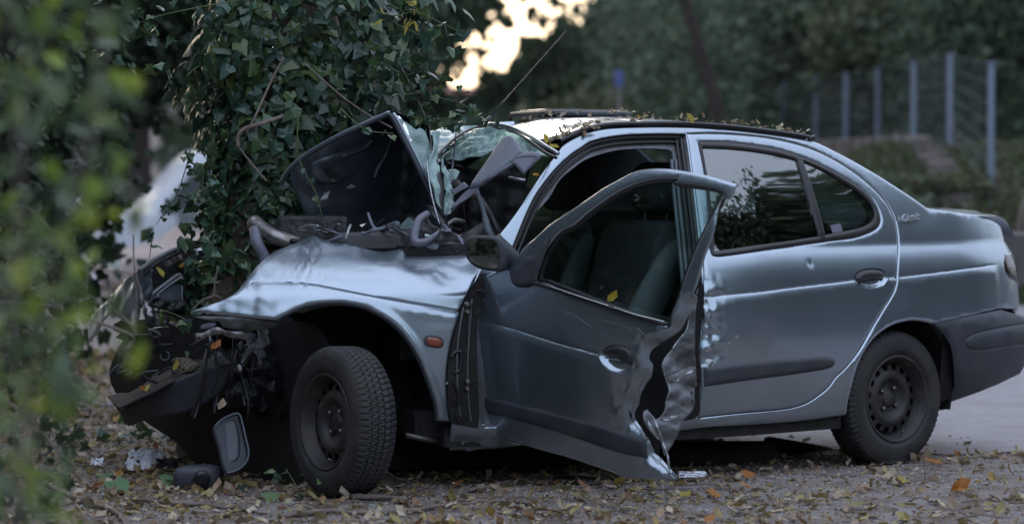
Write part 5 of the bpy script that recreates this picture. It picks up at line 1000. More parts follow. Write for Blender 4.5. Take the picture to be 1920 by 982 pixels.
# unseen canopy overhead, its low clump added to shade the crushed nose
def clumps(c, rad, n, k, rs, flat=1.0, sig=.42):
    cc = rs.normal(size=(k, 3)); cc /= np.linalg.norm(cc, axis=1)[:, None]; cc *= (rs.uniform(.25, 1, k) ** .5)[:, None] * np.array(rad)
    i = rs.randint(0, k, n); return np.array(c) + cc[i] + rs.normal(size=(n, 3)) * np.array(rad) * sig * .5 * np.array([1, 1, flat])
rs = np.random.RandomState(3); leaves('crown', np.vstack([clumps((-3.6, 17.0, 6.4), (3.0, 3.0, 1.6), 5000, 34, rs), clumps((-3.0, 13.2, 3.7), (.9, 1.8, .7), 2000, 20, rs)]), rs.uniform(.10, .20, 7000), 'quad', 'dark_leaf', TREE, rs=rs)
# ------------------------------------------------------------------ shrub close to the lens
BUSH = thing('shrub', (-.75, 4.1, 0), 'yellow-green shrub reaching into the left edge close to the lens, out of focus', 'shrub')
n = 300; Pp = []
for k in range(n):
    y = nr.uniform(-60, 1000); w = np.interp(y, [0, 100, 200, 300, 400, 520, 620, 700, 800, 900, 982], [235, 250, 225, 215, 190, 175, 150, 165, 130, 150, 170]); x = w * (1.02 - 1.25 * nr.rand() ** .8)
    Pp.append(W(x, y, nr.uniform(4.7, 6.6)))
for x, y in ((240, 145), (235, 155), (215, 150), (205, 245), (225, 300), (245, 385), (250, 395), (80, 680), (110, 700), (120, 690), (75, 700), (215, 540), (240, 620), (225, 625), (110, 600), (130, 590)): Pp.append(W(x, y, 4.6))
Pp = np.array(Pp); bag('leaf', Pp, nr.uniform(.036, .068, len(Pp)), 'oval', 'bush', BUSH, 300, droop=(.2, 0, -.7), nb=.3)
for k in range(12):
    x0 = nr.uniform(-260, 60); P_ = [np.array([(x0 - 960) / 5700 * 4.2 - .1, 4.2 + nr.uniform(-.4, .4), 0])] + [np.array(W(x0 + (j + 1) * nr.uniform(0, 45) * (1 if k % 3 else -.5), 900 - j * 240, 4.2 + nr.uniform(-.4, .4))) for j in range(5)]
    V, F = tube(smooth3(P_), np.linspace(.003, .0012, 31), 6); mk('stem', V, F, 'twig', BUSH)
for x, y in ((240, 145), (232, 160), (215, 140), (228, 285), (247, 385), (252, 398), (205, 395), (85, 690), (118, 655), (238, 612), (262, 640), (110, 590), (60, 560), (150, 480), (40, 110), (120, 60), (170, 230), (95, 305), (130, 420), (35, 480), (70, 760), (160, 330)):
    for q in range(2): N, A, B = rot_frames(1, .2, nr, (.3, 0, -.7)); leaf_obj('leaf', W(x + nr.uniform(-16, 16), y + nr.uniform(-14, 14), nr.uniform(4.6, 5.4)), nr.uniform(.034, .054), 'oval', 'bright_leaf', BUSH, N[0], A[0], B[0], q)
MB_ = thing('bramble', (-1.6, 9.2, 0), 'dark bramble with thin arching stems between the close shrub and the car nose', 'shrub')
n = 700; Pm = []
for k in range(n):
    y = nr.uniform(-40, 1000); w = np.interp(y, [0, 150, 300, 450, 600, 750, 850, 982], [250, 200, 175, 170, 130, 130, 140, 100]); Pm.append(W(w * (1 - abs(nr.normal()) * .7), y, nr.uniform(8.2, 10.2)))
Pm = np.array(Pm); Pm = Pm[Pm[:, 2] > .02]; bag('leaf', Pm, nr.uniform(.030, .060, len(Pm)), 'oval', 'dark_leaf', MB_, 150, droop=(.2, 0, -.6), nb=.3)
for pts, r0 in (([(-60, 560, 9), (0, 567, 9), (60, 568, 9), (110, 577, 9.2), (170, 600, 9.4), (215, 615, 9.6), (250, 632, 9.8), (238, 655, 9.8)], .005), ([(-20, 640, 10), (60, 520, 10), (160, 498, 10), (200, 508, 10), (250, 520, 10), (255, 600, 10)], .0022), ([(165, 500, 10), (162, 560, 10), (160, 620, 10)], .0022), ([(165, 550, 10.4), (210, 580, 10.4), (250, 610, 10.4), (256, 630, 10.4)], .002), ([(200, 560, 10.4), (230, 590, 10.4), (254, 625, 10.4)], .002), ([(250, 440, 10.6), (252, 500, 10.6), (262, 540, 10.6), (268, 560, 10.6)], .003), ([(0, 740, 9.5), (70, 800, 9.5), (120, 860, 9.5), (150, 900, 9.6)], .004), ([(50, 900, 10), (60, 830, 10), (62, 780, 10)], .003), ([(0, 380, 9), (60, 395, 9), (110, 450, 9), (150, 520, 9.2)], .003), ([(-10, 155, 8), (25, 158, 8), (60, 170, 8)], .006), ([(70, 0, 8), (78, 40, 8), (76, 90, 8)], .003)):
    V, F = tube(smooth3([W(*p) for p in pts]), r0, 6); mk('stem', V, F, 'twig', MB_)
# ------------------------------------------------------------------ leaf litter, gravel, twigs
def scatter(n, x0, x1, y0, y1, lift=.004, rs=nr): X, Y = rs.uniform(x0, x1, n), rs.uniform(y0, y1, n); return np.column_stack([X, Y, hgt(X, Y) + lift])
def keep(P, p_road=.06):
    ry = np.array([road_near(x) for x in P[:, 0]]); d = P[:, 1] - ry; return nr.rand(len(P)) < np.where(d > 0, p_road * np.exp(-d / 1.5), 1 - .55 * sst(P[:, 0], -.5, 1.5) * .8)
def clumpy(P): f = .5 + .5 * np.sin(P[:, 0] * 3.1 + 2 * np.sin(P[:, 1] * 2.3)) * np.sin(P[:, 1] * 4.7 + 1.7 * np.sin(P[:, 0] * 1.9)); return nr.rand(len(P)) < .22 + .78 * f
P = scatter(17000, -3.6, 3.6, 10.2, 15.5, .006); P = P[keep(P) & clumpy(P)]
tag(leaves('leaf_litter', P, nr.uniform(.026, .070, len(P)), 'curl', 'litter', nb=2.2), kind='stuff')
P = scatter(26000, -3.4, 3.4, 10.3, 14.5, .003); P = P[keep(P, .12)]
tag(leaves('leaf_fragments', P, nr.uniform(.008, .022, len(P)), 'quad', 'litter', nb=1.6), kind='stuff')
P = scatter(16000, -3.2, 3.4, 10.3, 14.0, -.002); P = P[nr.rand(len(P)) < .3 + .7 * sst(P[:, 0], -1.5, .8)]
N, A, B = rot_frames(len(P), 0); N = N * 0 + np.array([0, 0, 1.]); A[:, 2] = 0; A /= np.linalg.norm(A, axis=1)[:, None]; B = np.cross(N, A)
tag(leaves('gravel', P, nr.uniform(.006, .020, len(P)), 'pebble', 'pebble', NAB=(N, A, B)), kind='stuff')
P = np.vstack([scatter(180, -1.6, -.4, 11.0, 11.9), scatter(180, .1, 1.1, 10.9, 11.8)]); tag(leaves('glass_crumbs', P, nr.uniform(.005, .011, 360), 'pebble', 'glass_milky', nb=2), kind='stuff')
V, F = [], []
for k in range(170):
    x, y = nr.uniform(-3, 3), nr.uniform(10.4, 13.6)
    if y > road_near(x): continue
    a = nr.uniform(0, 3.14); l = nr.uniform(.05, .22); v, f = tube([(x, y, .012), (x + l * .5 * math.cos(a), y + l * .5 * math.sin(a), .012 + nr.uniform(0, .02)), (x + l * math.cos(a + .2), y + l * math.sin(a + .2), .010)], nr.uniform(.0012, .003), 4); V.append((v, f))
V, F = join(*V); tag(mk('fallen_twigs', V, F, 'twig', loc=(0, 0, 0)), kind='stuff')
spots = [('orange_leaf', 1400, 895, .075, 'large orange leaf lying right of the open door tip'), ('orange_leaf', 1398, 915, .06, 'orange-brown leaf lying just below the large orange leaf'), ('orange_leaf', 1337, 930, .07, 'orange leaf on the gravel below the crumpled white plastic'), ('orange_leaf', 1800, 918, .09, 'rust-coloured leaf lying on the litter below the rear bumper'), ('orange_leaf', 1750, 872, .085, 'rust-coloured leaf touching the rear tyre'), ('orange_leaf', 225, 893, .07, 'brown-orange leaf beside the crumpled white paper'), ('orange_leaf', 430, 922, .06, 'brown leaf on the litter below the hanging lamp'), ('orange_leaf', 1330, 978, .06, 'orange leaf at the bottom edge right of the door tip'), ('yellow_leaf', 1690, 905, .06, 'yellow leaf on the gravel under the rear wheel'), ('yellow_leaf', 1285, 932, .06, 'yellowish leaf left of the orange leaf below the door tip'),
         ('green_leaf', 225, 920, .11, 'broad pale green leaf flat on the litter at lower left'), ('green_leaf', 388, 862, .10, 'green leaf on the ground under the hanging lamp'), ('green_leaf', 325, 905, .09, 'bluish green leaf lying on the broken lamp unit'), ('green_leaf', 190, 895, .08, 'green leaf beside the pale stone at lower left'), ('green_leaf', 515, 935, .08, 'dark green leaf in front of the flat front tyre'), ('green_leaf', 415, 905, .06, 'small green leaf right of the broken lamp unit')]
for mname, x, y, s_, lab in spots:
    g_ = ground(x, y, .012); N, A, B = rot_frames(1, 1.5); N[0] = N[0] * .5 + np.array([0, -.45, .6]); N /= np.linalg.norm(N); A = A - (A * N).sum(1)[:, None] * N; A /= np.linalg.norm(A); B = np.cross(N, A)
    o = leaf_obj('fallen_leaf', g_ - Vector(A[0]) * s_ * .5 + Vector((0, 0, s_ * .15)), s_, 'ivy' if mname == 'green_leaf' else 'curl', mname, None, N[0], A[0], B[0], rnd.randint(0, 4)); tag(o, lab, 'leaf', 'single leaves on the ground')
# leaves resting on the car
def car_leaf(p, s_, m_, lab, n_=(0, -.6, .8)):
    N = np.array(n_, float) + nr.normal(size=3) * .15; N /= np.linalg.norm(N); A = nr.normal(size=3); A -= A @ N * N; A /= np.linalg.norm(A); o = leaf_obj('fallen_leaf', p, s_, 'curl', m_, None, N, A, np.cross(N, A), 1); tag(o, lab, 'leaf', 'leaves resting on the car')
car_leaf(np.array(on(DP, [(1155, 569), (1156, 569)], .015)[0]) + np.array([-.02, 0, .01]), .06, 'yellow_leaf', 'bright yellow leaf caught on the open door window sill', (-.5, -.8, .3))
car_leaf(W(1300, 232, 12.2), .055, 'yellow_leaf', 'upright yellow-green leaf stuck on the roof edge above the rear door', (.2, -1, .2))
car_leaf(W(1026, 270, 12.0), .045, 'yellow_leaf', 'yellow leaf at the top of the windscreen pillar', (-.2, -1, .5)); car_leaf(W(1049, 276, 11.95), .045, 'yellow_leaf', 'olive leaf lying on the pillar corner beside the yellow leaf', (0, -1, .4))
car_leaf(W(1012, 328, 12.0), .03, 'orange_leaf', 'small orange leaf on the windscreen pillar edge', (0, -1, .3)); car_leaf(W(872, 452, 11.85), .035, 'orange_leaf', 'small tan leaf beside the top of the door mirror', (0, -1, .4))
car_leaf(W(281, 720, 12.25), .05, 'yellow_leaf', 'pale yellow leaf near the end of the dropped bumper'); car_leaf(W(261, 724, 12.28), .04, 'orange_leaf', 'pinkish dry leaf on the end of the dropped bumper'); car_leaf(W(325, 695, 12.3), .05, 'yellow_leaf', 'pale yellow leaf farther up the dropped bumper')
car_leaf(W(410, 768, 11.9), .07, 'litter', 'dry tan leaf on top of the hanging lamp'); car_leaf(W(307, 520, 12.7), .06, 'yellow_leaf', 'yellow leaf inside the broken headlamp opening')
car_leaf(W(395, 655, 11.8), .06, 'orange_leaf', 'orange leaf caught under the bent front bracket')
V = []
P = []
for k in range(110):
    t = nr.rand() ** .8; i = t * (len(rm) - 1); a = rm[int(i)]; q = S0.pos(a[None], -.02 - abs(nr.normal()) * .035)[0]; q[2] += .024 + nr.uniform(0, .012); P.append(q)
for k in range(60): q = W(nr.uniform(1000, 1100), 0, 12); x = nr.uniform(1020, 1120); P.append(np.array(W(x, np.interp(x, [1020, 1060, 1120], [268, 250, 233]) + nr.normal() * 4, 12.25)))
P = np.array(P); tag(leaves('roof_litter', P, nr.uniform(.010, .032, len(P)), 'curl', 'litter', nb=1.3), kind='stuff')
P = []
for k in range(70): u = nr.uniform(.9, 1.6); w = nr.uniform(-.5, .4); P.append(np.array(car(u, w * side(1.43), float(roofz(np.float64(u), w)) + .022)))
P = np.array(P); tag(leaves('roof_needles', P, nr.uniform(.01, .03, len(P)), 'quad', 'litter', nb=1.3), kind='stuff')
# ------------------------------------------------------------------ branches and wreckage on the ground
def gpt(x, y, dz=.02): p = ground(x, y, 0); return Vector((p.x, p.y, p.z + dz))
for pts, r0, lab in (([(-40, 850), (0, 872), (60, 905), (130, 935), (190, 958), (225, 975), (240, 1000)], .014, 'thick grey fallen branch running off the bottom left corner'), ([(240, 938), (300, 946), (380, 952), (450, 960), (500, 968)], .009, 'thin fallen branch lying left of the flat front wheel'), ([(525, 972), (620, 965), (720, 966), (800, 958), (870, 948), (940, 944), (1000, 950)], .010, 'long knobbly fallen branch in front of the flat front wheel'), ([(660, 938), (720, 940), (775, 944)], .013, 'short thick stick right below the front tyre'), ([(880, 925), (960, 905), (1020, 895), (1085, 898)], .008, 'dark curved twig under the open door'), ([(170, 805), (260, 815), (330, 852), (360, 862)], .004, 'thin wiry twig above the crumpled white paper')):
    P_ = smooth3([gpt(x, y, r0 * 1.2) for x, y in pts]); P_ = P_ + nr.normal(size=P_.shape) * r0 * .25; V, F = tube(P_, np.linspace(r0, r0 * .55, len(P_)), 8)
    tag(mk('fallen_branch', V, F, 'twig', loc=gpt(*pts[0], 0)), lab, 'branch', 'branches lying on the ground')
def crumple(name, x, y, w, h, m, lab, cat, seed, Y=None, tz=.02):
    g_ = gpt(x, y, tz); r_ = np.random.RandomState(seed); n = 9; gx, gz = np.meshgrid(np.linspace(-.5, .5, n), np.linspace(-.5, .5, n)); q = np.column_stack([gx.ravel(), gz.ravel()]) + r_.normal(size=(n * n, 2)) * .04
    k = r_.normal(size=(n, n)) * .16; k = k + np.roll(k, 1, 0) * .5; V = np.column_stack([g_.x + q[:, 0] * w, g_.y + k.ravel() * w * .7 + (q[:, 1] + .5) * h * .8, np.maximum(g_.z + (q[:, 1] * .6 + .36) * h, .004)])
    F = [(i * n + j, i * n + j + 1, (i + 1) * n + j + 1, (i + 1) * n + j) for i in range(n - 1) for j in range(n - 1) if r_.rand() > .05]
    o = mk(name, V, F, m, smooth=False, loc=(g_.x, g_.y, 0)); md = o.modifiers.new('thickness', 'SOLIDIFY'); md.thickness = .0012; return tag(o, lab, cat)
crumple('crumpled_paper', 260, 890, .105, .12, 'paper', 'torn crumpled white paper under the dropped bumper', 'paper', 1); crumple('crumpled_paper', 288, 880, .08, .09, 'paper', 'second white scrap standing just right of the torn paper', 'paper', 2)
crumple('crumpled_paper', 181, 882, .05, .045, 'paper', 'small white paper scrap at far left near the pale stone', 'paper', 3); crumple('plastic_scrap', 1298, 903, .11, .03, 'paper', 'flattened pale blue plastic scrap beside the open door tip', 'scrap', 4)
crumple('plastic_scrap', 318, 888, .11, .06, 'black_plastic', 'black shard of plastic between white paper and broken lamp', 'scrap', 5); crumple('plastic_scrap', 1090, 908, .20, .02, 'trim_plastic', 'flat dark shard lying under the open door', 'scrap', 6)
# broken lamp unit on the ground
g_ = gpt(372, 915, .05); LU = thing('broken_lamp', (g_.x, g_.y, 0), 'broken grey lamp unit lying in the leaves with a dark round socket', 'lamp')
rim_ = [Vector((g_.x + .085 * math.copysign(abs(math.cos(t)) ** .5, math.cos(t)) + .03 * math.sin(t), g_.y + .06 * math.copysign(abs(math.sin(t)) ** .5, math.sin(t)), .035)) for t in np.linspace(0, 2 * math.pi, 28, endpoint=False)]
V, F = slab(rim_, [(.85, -.03), (1, -.015), (1, .03), (.86, .05), (.5, .058)]); mk('housing', V, F, 'black_plastic', LU)
V, F = tube([(g_.x + .02, g_.y - .055, .045), (g_.x + .022, g_.y - .075, .043), (g_.x + .022, g_.y - .072, .043)], [.034, .034, .024], 16); mk('socket_ring', V, F, 'trim_plastic', LU)
V, F = tube([(g_.x + .022, g_.y - .0765, .043), (g_.x + .022, g_.y - .078, .043)], [.024, .022], 16); mk('socket', V, F, 'cavity_shade', LU)
def rock(x, y, s_, lab):
    g_ = gpt(x, y, 0); bm = bmesh.new(); bmesh.ops.create_icosphere(bm, subdivisions=3, radius=1)
    for v in bm.verts: f_ = 1 + .22 * math.sin(v.co.x * 4 + x) * math.sin(v.co.y * 3.3 + y) + .1 * math.sin(v.co.z * 9 + x); v.co = Vector((v.co.x * s_ * f_, v.co.y * s_ * .8 * f_, max(v.co.z, -.3) * s_ * .6 * f_ + s_ * .15))
    me = bpy.data.meshes.new('stone'); bm.to_mesh(me); bm.free(); me.materials.append(M['stone_wall']); o = bpy.data.objects.new('stone', me); o.location = g_; link(o); tag(o, lab, 'stone')
rock(88, 895, .06, 'pale stone at lower left behind the twigs'); rock(118, 912, .035, 'small stone beside the pale stone')
# young ivy shoots on the ground
for x, y, n_, s_, lab in ((240, 835, 26, .05, 'low ivy shoots under the end of the dropped bumper'), (105, 850, 30, .05, 'low green shoots at far left under the brambles'), (545, 938, 9, .04, 'sprig of green leaves in front of the flat front tyre'), (275, 850, 8, .06, 'single ivy shoot behind the crumpled white paper')):
    g_ = gpt(x, y, 0); o = thing('seedling', g_, lab, 'plant'); P = np.array(g_) + np.column_stack([nr.normal(size=n_) * .09, nr.normal(size=n_) * .06, nr.uniform(.02, .13, n_)])
    N, A, B = rot_frames(n_, .8)
    for i in range(n_): leaf_obj('leaf', P[i], s_ * nr.uniform(.7, 1.2), 'ivy', 'ivy', o, N[i], A[i], B[i], i % 5)
    V, F = tube([g_, g_ + Vector((.02, 0, .06)), g_ + Vector((-.02, .02, .12))], .002, 5); mk('stem', V, F, 'green_stem', o)
# ------------------------------------------------------------------ background: fence on the bank
fx = [(1468, 157, 47), (1529, 145, 44.2), (1585, 140, 41), (1645, 130, 38.2), (1712, 118, 35.4), (1780, 105, 32.8), (1857, 120, 30.4)]
fpts = [((x - 960) / 5700 * Y, Y, float(hgt((x - 960) / 5700 * Y, Y)), CAMH + (300 - yt) * Y / 5700) for x, yt, Y in fx]
FE = thing('fence', (fpts[3][0], fpts[3][1], 0), 'blue-grey metal post and wire-mesh fence on the stone bank at right', 'fence')
for x, Y, z0, z1 in fpts:
    V, F = box((x, Y, (z0 - .1 + z1) / 2), (.06, .06, z1 - z0 + .1)); bev(mk('post', V, F, 'post_paint', FE, smooth=False), .008); V, F = box((x, Y, z1 + .01), (.09, .09, .02)); mk('post_cap', V, F, 'post_paint', FE, smooth=False)
VF = []
for (x0, y0, a0, b0), (x1, y1, a1, b1) in zip(fpts[:-1], fpts[1:]):
    for k in range(8): t = k / 7; VF.append(tube([(x0, y0, a0 + (b0 - a0) * t), (x1, y1, a1 + (b1 - a1) * t)], .0035, 3, cap=False))
    for k in range(1, 14): t = k / 14; X, Y_ = x0 + (x1 - x0) * t, y0 + (y1 - y0) * t; VF.append(tube([(X, Y_, a0 + (a1 - a0) * t), (X, Y_, b0 + (b1 - b0) * t)], .0035, 3, cap=False))
V, F = join(*VF); mk('wire_mesh', V, F, 'wire', FE, smooth=False)['kind'] = 'stuff'
# low dry-stone retaining wall below the fence: separate stones, laid in courses
WALL = thing('stone_wall', (5.0, 36, 0), 'low rough stone retaining wall under the fence posts', 'wall'); cnt = 0; me_s = []
for k in range(6):
    v, f = box((0, 0, 0), (1, 1, 1)); v = v + np.random.RandomState(k).normal(size=v.shape) * .07; me = bpy.data.meshes.new('stone'); me.from_pydata(v.tolist(), [], f); me.materials.append(M['stone_wall']); me_s.append(me)
for row in range(3):
    d = 0.0; L = 18.0; a = np.array([fpts[0][0] - .35, fpts[0][1]]); b = np.array([fpts[-1][0] - .35, fpts[-1][1]]); L = np.linalg.norm(b - a); dr_ = (b - a) / L
    while d < L and cnt < 295:
        w_ = rnd.uniform(.16, .34); p = a + dr_ * (d + w_ / 2); z_ = float(hgt(p[0], p[1])) - .28 + row * .17; o = bpy.data.objects.new('stone', me_s[cnt % 6]); link(o, WALL)
        o.location = Vector((p[0], p[1], z_)) - WALL.location; o.scale = (.28, w_ * .95, .16); o.rotation_euler = (rnd.uniform(-.05, .05), rnd.uniform(-.06, .06), math.atan2(dr_[1], dr_[0]) - math.pi / 2); d += w_; cnt += 1
# ------------------------------------------------------------------ background trees and scrub
def bg_tree(px, Y, trunk_h, r, cz, rad, n, m, lab, lean=(0, 0), seed=0, size=(.10, .24), tm='bark_far', k=26, name='tree', cat='tree', group=None):
    X = (px - 960) / 5700 * Y; z0 = float(hgt(X, Y)); rs = np.random.RandomState(seed + 100); t_ = thing(name, (X, Y, z0), lab, cat, group); top = (X + lean[0], Y + lean[1], z0 + trunk_h)
    if r: 
        P_ = smooth3([(X, Y, z0 - .2), (X + lean[0] * .35, Y, z0 + trunk_h * .35), (X + lean[0] * .7, Y, z0 + trunk_h * .7), top]); V, F = tube(P_, np.linspace(r * 1.15, r * .6, len(P_)), 10); mk('trunk', V, F, tm, t_)
        for j in range(5): a = rs.uniform(0, 6.28); V, F = tube([np.array(top) * 1.0 - np.array([0, 0, trunk_h * .25 * rs.rand()]), np.array([X + lean[0] + math.cos(a) * rad[0] * .4, Y + math.sin(a) * rad[1] * .4, cz]), np.array([X + lean[0] + math.cos(a) * rad[0] * .8, Y + math.sin(a) * rad[1] * .8, cz + rs.uniform(-.3, .5) * rad[2]])], [r * .45, r * .25, r * .1], 6); mk('limb', V, F, tm, t_)
    leaves('crown' if r else 'foliage', clumps((X + lean[0], Y, cz), rad, n, k, rs), rs.uniform(*size, n), 'quad', m, t_, rs=rs); return t_
bg_tree(1400, 37, 3.4, .095, 4.9, (2.2, 2, 1.0), 1800, 'far_green', 'slender dark tree leaning left behind the car roof', lean=(-1.0, 0), seed=1)
bg_tree(1508, 49, 6, .11, 6.5, (2.5, 2.5, 1.6), 1600, 'light_green', 'pale straight trunk rising behind the left end of the fence', seed=2, tm='bark_pale')
bg_tree(1150, 55, 5, .12, 7.5, (3, 2.5, 1.6), 3000, 'far_green', 'tall tree with pale trunk beside the small blue sign', seed=3, tm='bark_pale')
rows = [(1275, 46, 1.4, 1.4, 2.6, 'far_green', 'rounded grey-green shrub just right of the bright gap'), (1345, 50, 3.4, 1.9, 2.0, 'far_green', 'dense green tree above the sunroof panel'), (1350, 56, 3.0, 2.4, 2.6, 'pine', 'dark tree behind the slender leaning trunk'), (1470, 48, 2.6, 1.8, 1.6, 'far_green', 'green shrub mass left of the fence'),
        (1600, 50, 3.2, 2.4, 2.2, 'pine', 'dark tree behind the first fence posts'), (1740, 46, 3.6, 2.2, 2.2, 'scrub', 'brownish thicket behind the middle fence posts'), (1880, 42, 3.2, 2.0, 2.2, 'pine', 'dark tree behind the right end of the fence'), (1960, 36, 3.4, 1.6, 2.0, 'pine', 'dark crown at the upper right corner'),
        (990, 52, .9, 1.5, .6, 'far_green', 'low grey-green shrub under the bright gap'), (900, 58, .5, 2.2, .5, 'pine', 'low dark bush beneath the pale house'), (1130, 44, .8, 1.6, 1.3, 'scrub', 'olive shrub behind the car roof'), (1290, 42, .9, 1.6, 1.3, 'pine', 'dark shrub behind the sunroof panel'), (1640, 44, 2.9, .9, .5, 'scrub', 'brown-grey boughs over the fence posts'), (1850, 38, 2.9, .8, .6, 'light_green', 'pale boughs above the right end of the fence')]
for i, (px, Y, cz, rx, rz, m_, lab) in enumerate(rows): bg_tree(px, Y, max(cz * .8, .5), .08, cz, (rx, rx, rz), 6500, m_, lab, seed=20 + i, size=(.06, .17), group='trees and shrubs beyond the road')
hang = [(740, 30, 4.2, 1.0, 'dark overhanging branches just right of the ivy'), (860, 34, 4.15, .8, 'dark foliage hanging above the bright gap'), (780, 26, 2.35, .42, 'dark leaf cluster low beside the ivy'), (1010, 40, 5.0, 1.2, 'dark crown hanging over the right of the bright gap')]
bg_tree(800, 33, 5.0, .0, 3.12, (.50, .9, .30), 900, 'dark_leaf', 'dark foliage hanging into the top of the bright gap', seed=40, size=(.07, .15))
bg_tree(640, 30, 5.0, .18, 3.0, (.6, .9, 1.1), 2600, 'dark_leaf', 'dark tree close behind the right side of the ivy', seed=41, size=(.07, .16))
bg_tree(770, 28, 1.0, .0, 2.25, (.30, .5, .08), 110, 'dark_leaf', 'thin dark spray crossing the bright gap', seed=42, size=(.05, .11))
bg_tree(1190, 42, 1.0, .0, 3.3, (.45, .8, .45), 420, 'far_green', 'sparse sprays at the right edge of the bright gap', seed=43, size=(.07, .14))
bg_tree(950, 48, 1.0, .0, 1.75, (1.0, .8, .25), 420, 'pine', 'broken foliage along the lower rim of the bright gap', seed=44, size=(.08, .16))
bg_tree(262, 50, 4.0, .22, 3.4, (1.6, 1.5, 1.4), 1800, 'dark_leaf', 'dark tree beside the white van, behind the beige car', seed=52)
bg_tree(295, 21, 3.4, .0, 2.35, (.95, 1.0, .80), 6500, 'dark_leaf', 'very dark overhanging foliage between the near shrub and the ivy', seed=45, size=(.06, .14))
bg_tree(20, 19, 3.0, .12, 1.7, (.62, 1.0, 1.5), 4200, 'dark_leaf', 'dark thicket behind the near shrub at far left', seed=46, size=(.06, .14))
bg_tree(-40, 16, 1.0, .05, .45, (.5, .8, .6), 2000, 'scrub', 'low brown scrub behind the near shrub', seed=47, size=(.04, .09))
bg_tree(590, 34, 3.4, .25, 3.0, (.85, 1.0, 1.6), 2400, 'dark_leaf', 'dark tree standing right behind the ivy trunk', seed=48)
for i, (px, Y, z, r_) in enumerate([(1560, 33.5, 1.2, .45), (1650, 30, .95, .5), (1740, 28.6, .75, .55), (1830, 27.8, .6, .5), (1700, 31, 1.15, .4), (1900, 29, .9, .5), (1790, 30.5, 1.2, .4)]):
    bg_tree(px, Y, .3, .0, z - .12, (r_ * 1.2, r_, r_ * .30), 700, ['scrub', 'far_green', 'scrub'][i % 3], ['olive', 'green', 'brownish'][i % 3] + ' scrub on the bank, ' + ['left end below the fence', 'second from the left end', 'in the middle near the road', 'above the boot lid', 'close under the stone wall', 'beside the white van', 'right under the last posts'][i], seed=60 + i, size=(.04, .10), name='scrub_bush', cat='bush', group='scrub on the bank')
# grassy bank cover and the far wood
rs = np.random.RandomState(9); X = rs.uniform(1.6, 6.5, 16000); Y = rs.uniform(27, 34, 16000); P = np.column_stack([X, Y, hgt(X, Y)]); tag(leaves('bank_grass', P, rs.uniform(.05, .13, 16000), 'quad', 'scrub', droop=(0, 0, 2.5), rs=rs), kind='stuff')
X = rs.uniform(-5.5, -1.6, 9000); Y = rs.uniform(15, 24, 9000); P = np.column_stack([X, Y, hgt(X, Y) + .01]); tag(leaves('verge_litter', P, rs.uniform(.03, .08, 9000), 'curl', 'litter', nb=1.5, rs=rs), kind='stuff')
n = 42000; an = rs.uniform(0, 2 * math.pi, n); an[:12000] = rs.uniform(1.15, 2.0, 12000); rd = rs.uniform(64, 82, n); X, Y = rd * np.cos(an), rd * np.sin(an); z = rs.uniform(0, 9, n)
X[-12000:] = rs.uniform(-3.6, 4.2, 12000); Y[-12000:] = rs.uniform(62, 66, 12000); z[-12000:] = rs.uniform(1.5, 5.6, 12000)      # finer twigs where the crowns meet the open sky
pj = proj(np.column_stack([X, np.maximum(Y, 1), z])); G1 = sp([(910, -60), (1190, -60), (1140, -5), (1075, 62), (990, 95), (962, 142), (900, 138), (850, 104), (790, 70), (808, 36), (860, 62), (896, 52), (912, 24)], True, 12); G2 = sp([(808, 122), (850, 112), (905, 142), (905, 168), (850, 176), (800, 160)], True, 12)
gap = (Y > 0) & (pip(pj, G1) | pip(pj, G2) | (np.hypot(pj[:, 0] - 1008, pj[:, 1] - 97) < 13) | (np.hypot(pj[:, 0] - 870, pj[:, 1] - 22) < 20))
gap |= (Y > 0) & (Y < 72) & (pj[:, 0] > 775) & (pj[:, 0] < 912) & (pj[:, 1] > 148) & (pj[:, 1] < 208)
gap &= rs.rand(n) > .05
P = np.column_stack([X, Y, z])[~gap]; tag(leaves('distant_woodland', P, rs.uniform(.5, 1.2, len(P)) * np.where((P[:, 1] > 61.9) & (P[:, 1] < 66.1) & (P[:, 0] > -3.7) & (P[:, 0] < 4.3), .42, np.where(P[:, 1] > 40, .8, 1.9)), 'quad', 'far_green', rs=rs), kind='stuff')
n = 700; Y = rs.uniform(60, 62, n); q = np.column_stack([rs.uniform(800, 1150, n), rs.uniform(-20, 170, n)]); P = np.array([W(a[0], a[1], b) for a, b in zip(q, Y)]); tag(leaves('woodland_twigs', P, rs.uniform(.05, .15, n), 'quad', 'far_green', rs=rs), kind='stuff')
P = np.vstack([clumps((x, y, z_), (3.8, 3, 3.2), 2600, 26, rs, sig=.5) for x, y, z_ in ((-14, 56, 8), (-8, 60, 9), (-2.5, 58, 9.5), (3, 57, 9), (8.5, 55, 10), (14, 52, 9), (19, 48, 9), (-12, 44, 8), (24, 40, 8))]); tag(leaves('sky_block_woodland', P, rs.uniform(.25, .6, len(P)), 'quad', 'far_green', rs=rs), kind='stuff')  # out-of-frame crowns added to block bright sky reflected in the roof
# small blue sign on a pole
sx, sY = (1160 - 960) / 5700 * 40, 40.0; SG = thing('road_sign', (sx, sY, 0), 'small blue sign on a thin pole beyond the sunroof', 'sign')
V, F = tube([(sx, sY, 0), (sx, sY, 2.45)], .022, 8); mk('pole', V, F, 'bark_pale', SG); V, F = box((sx, sY - .03, 2.36), (.11, .015, .22)); bev(mk('panel', V, F, 'sign_blue', SG, smooth=False), .004)
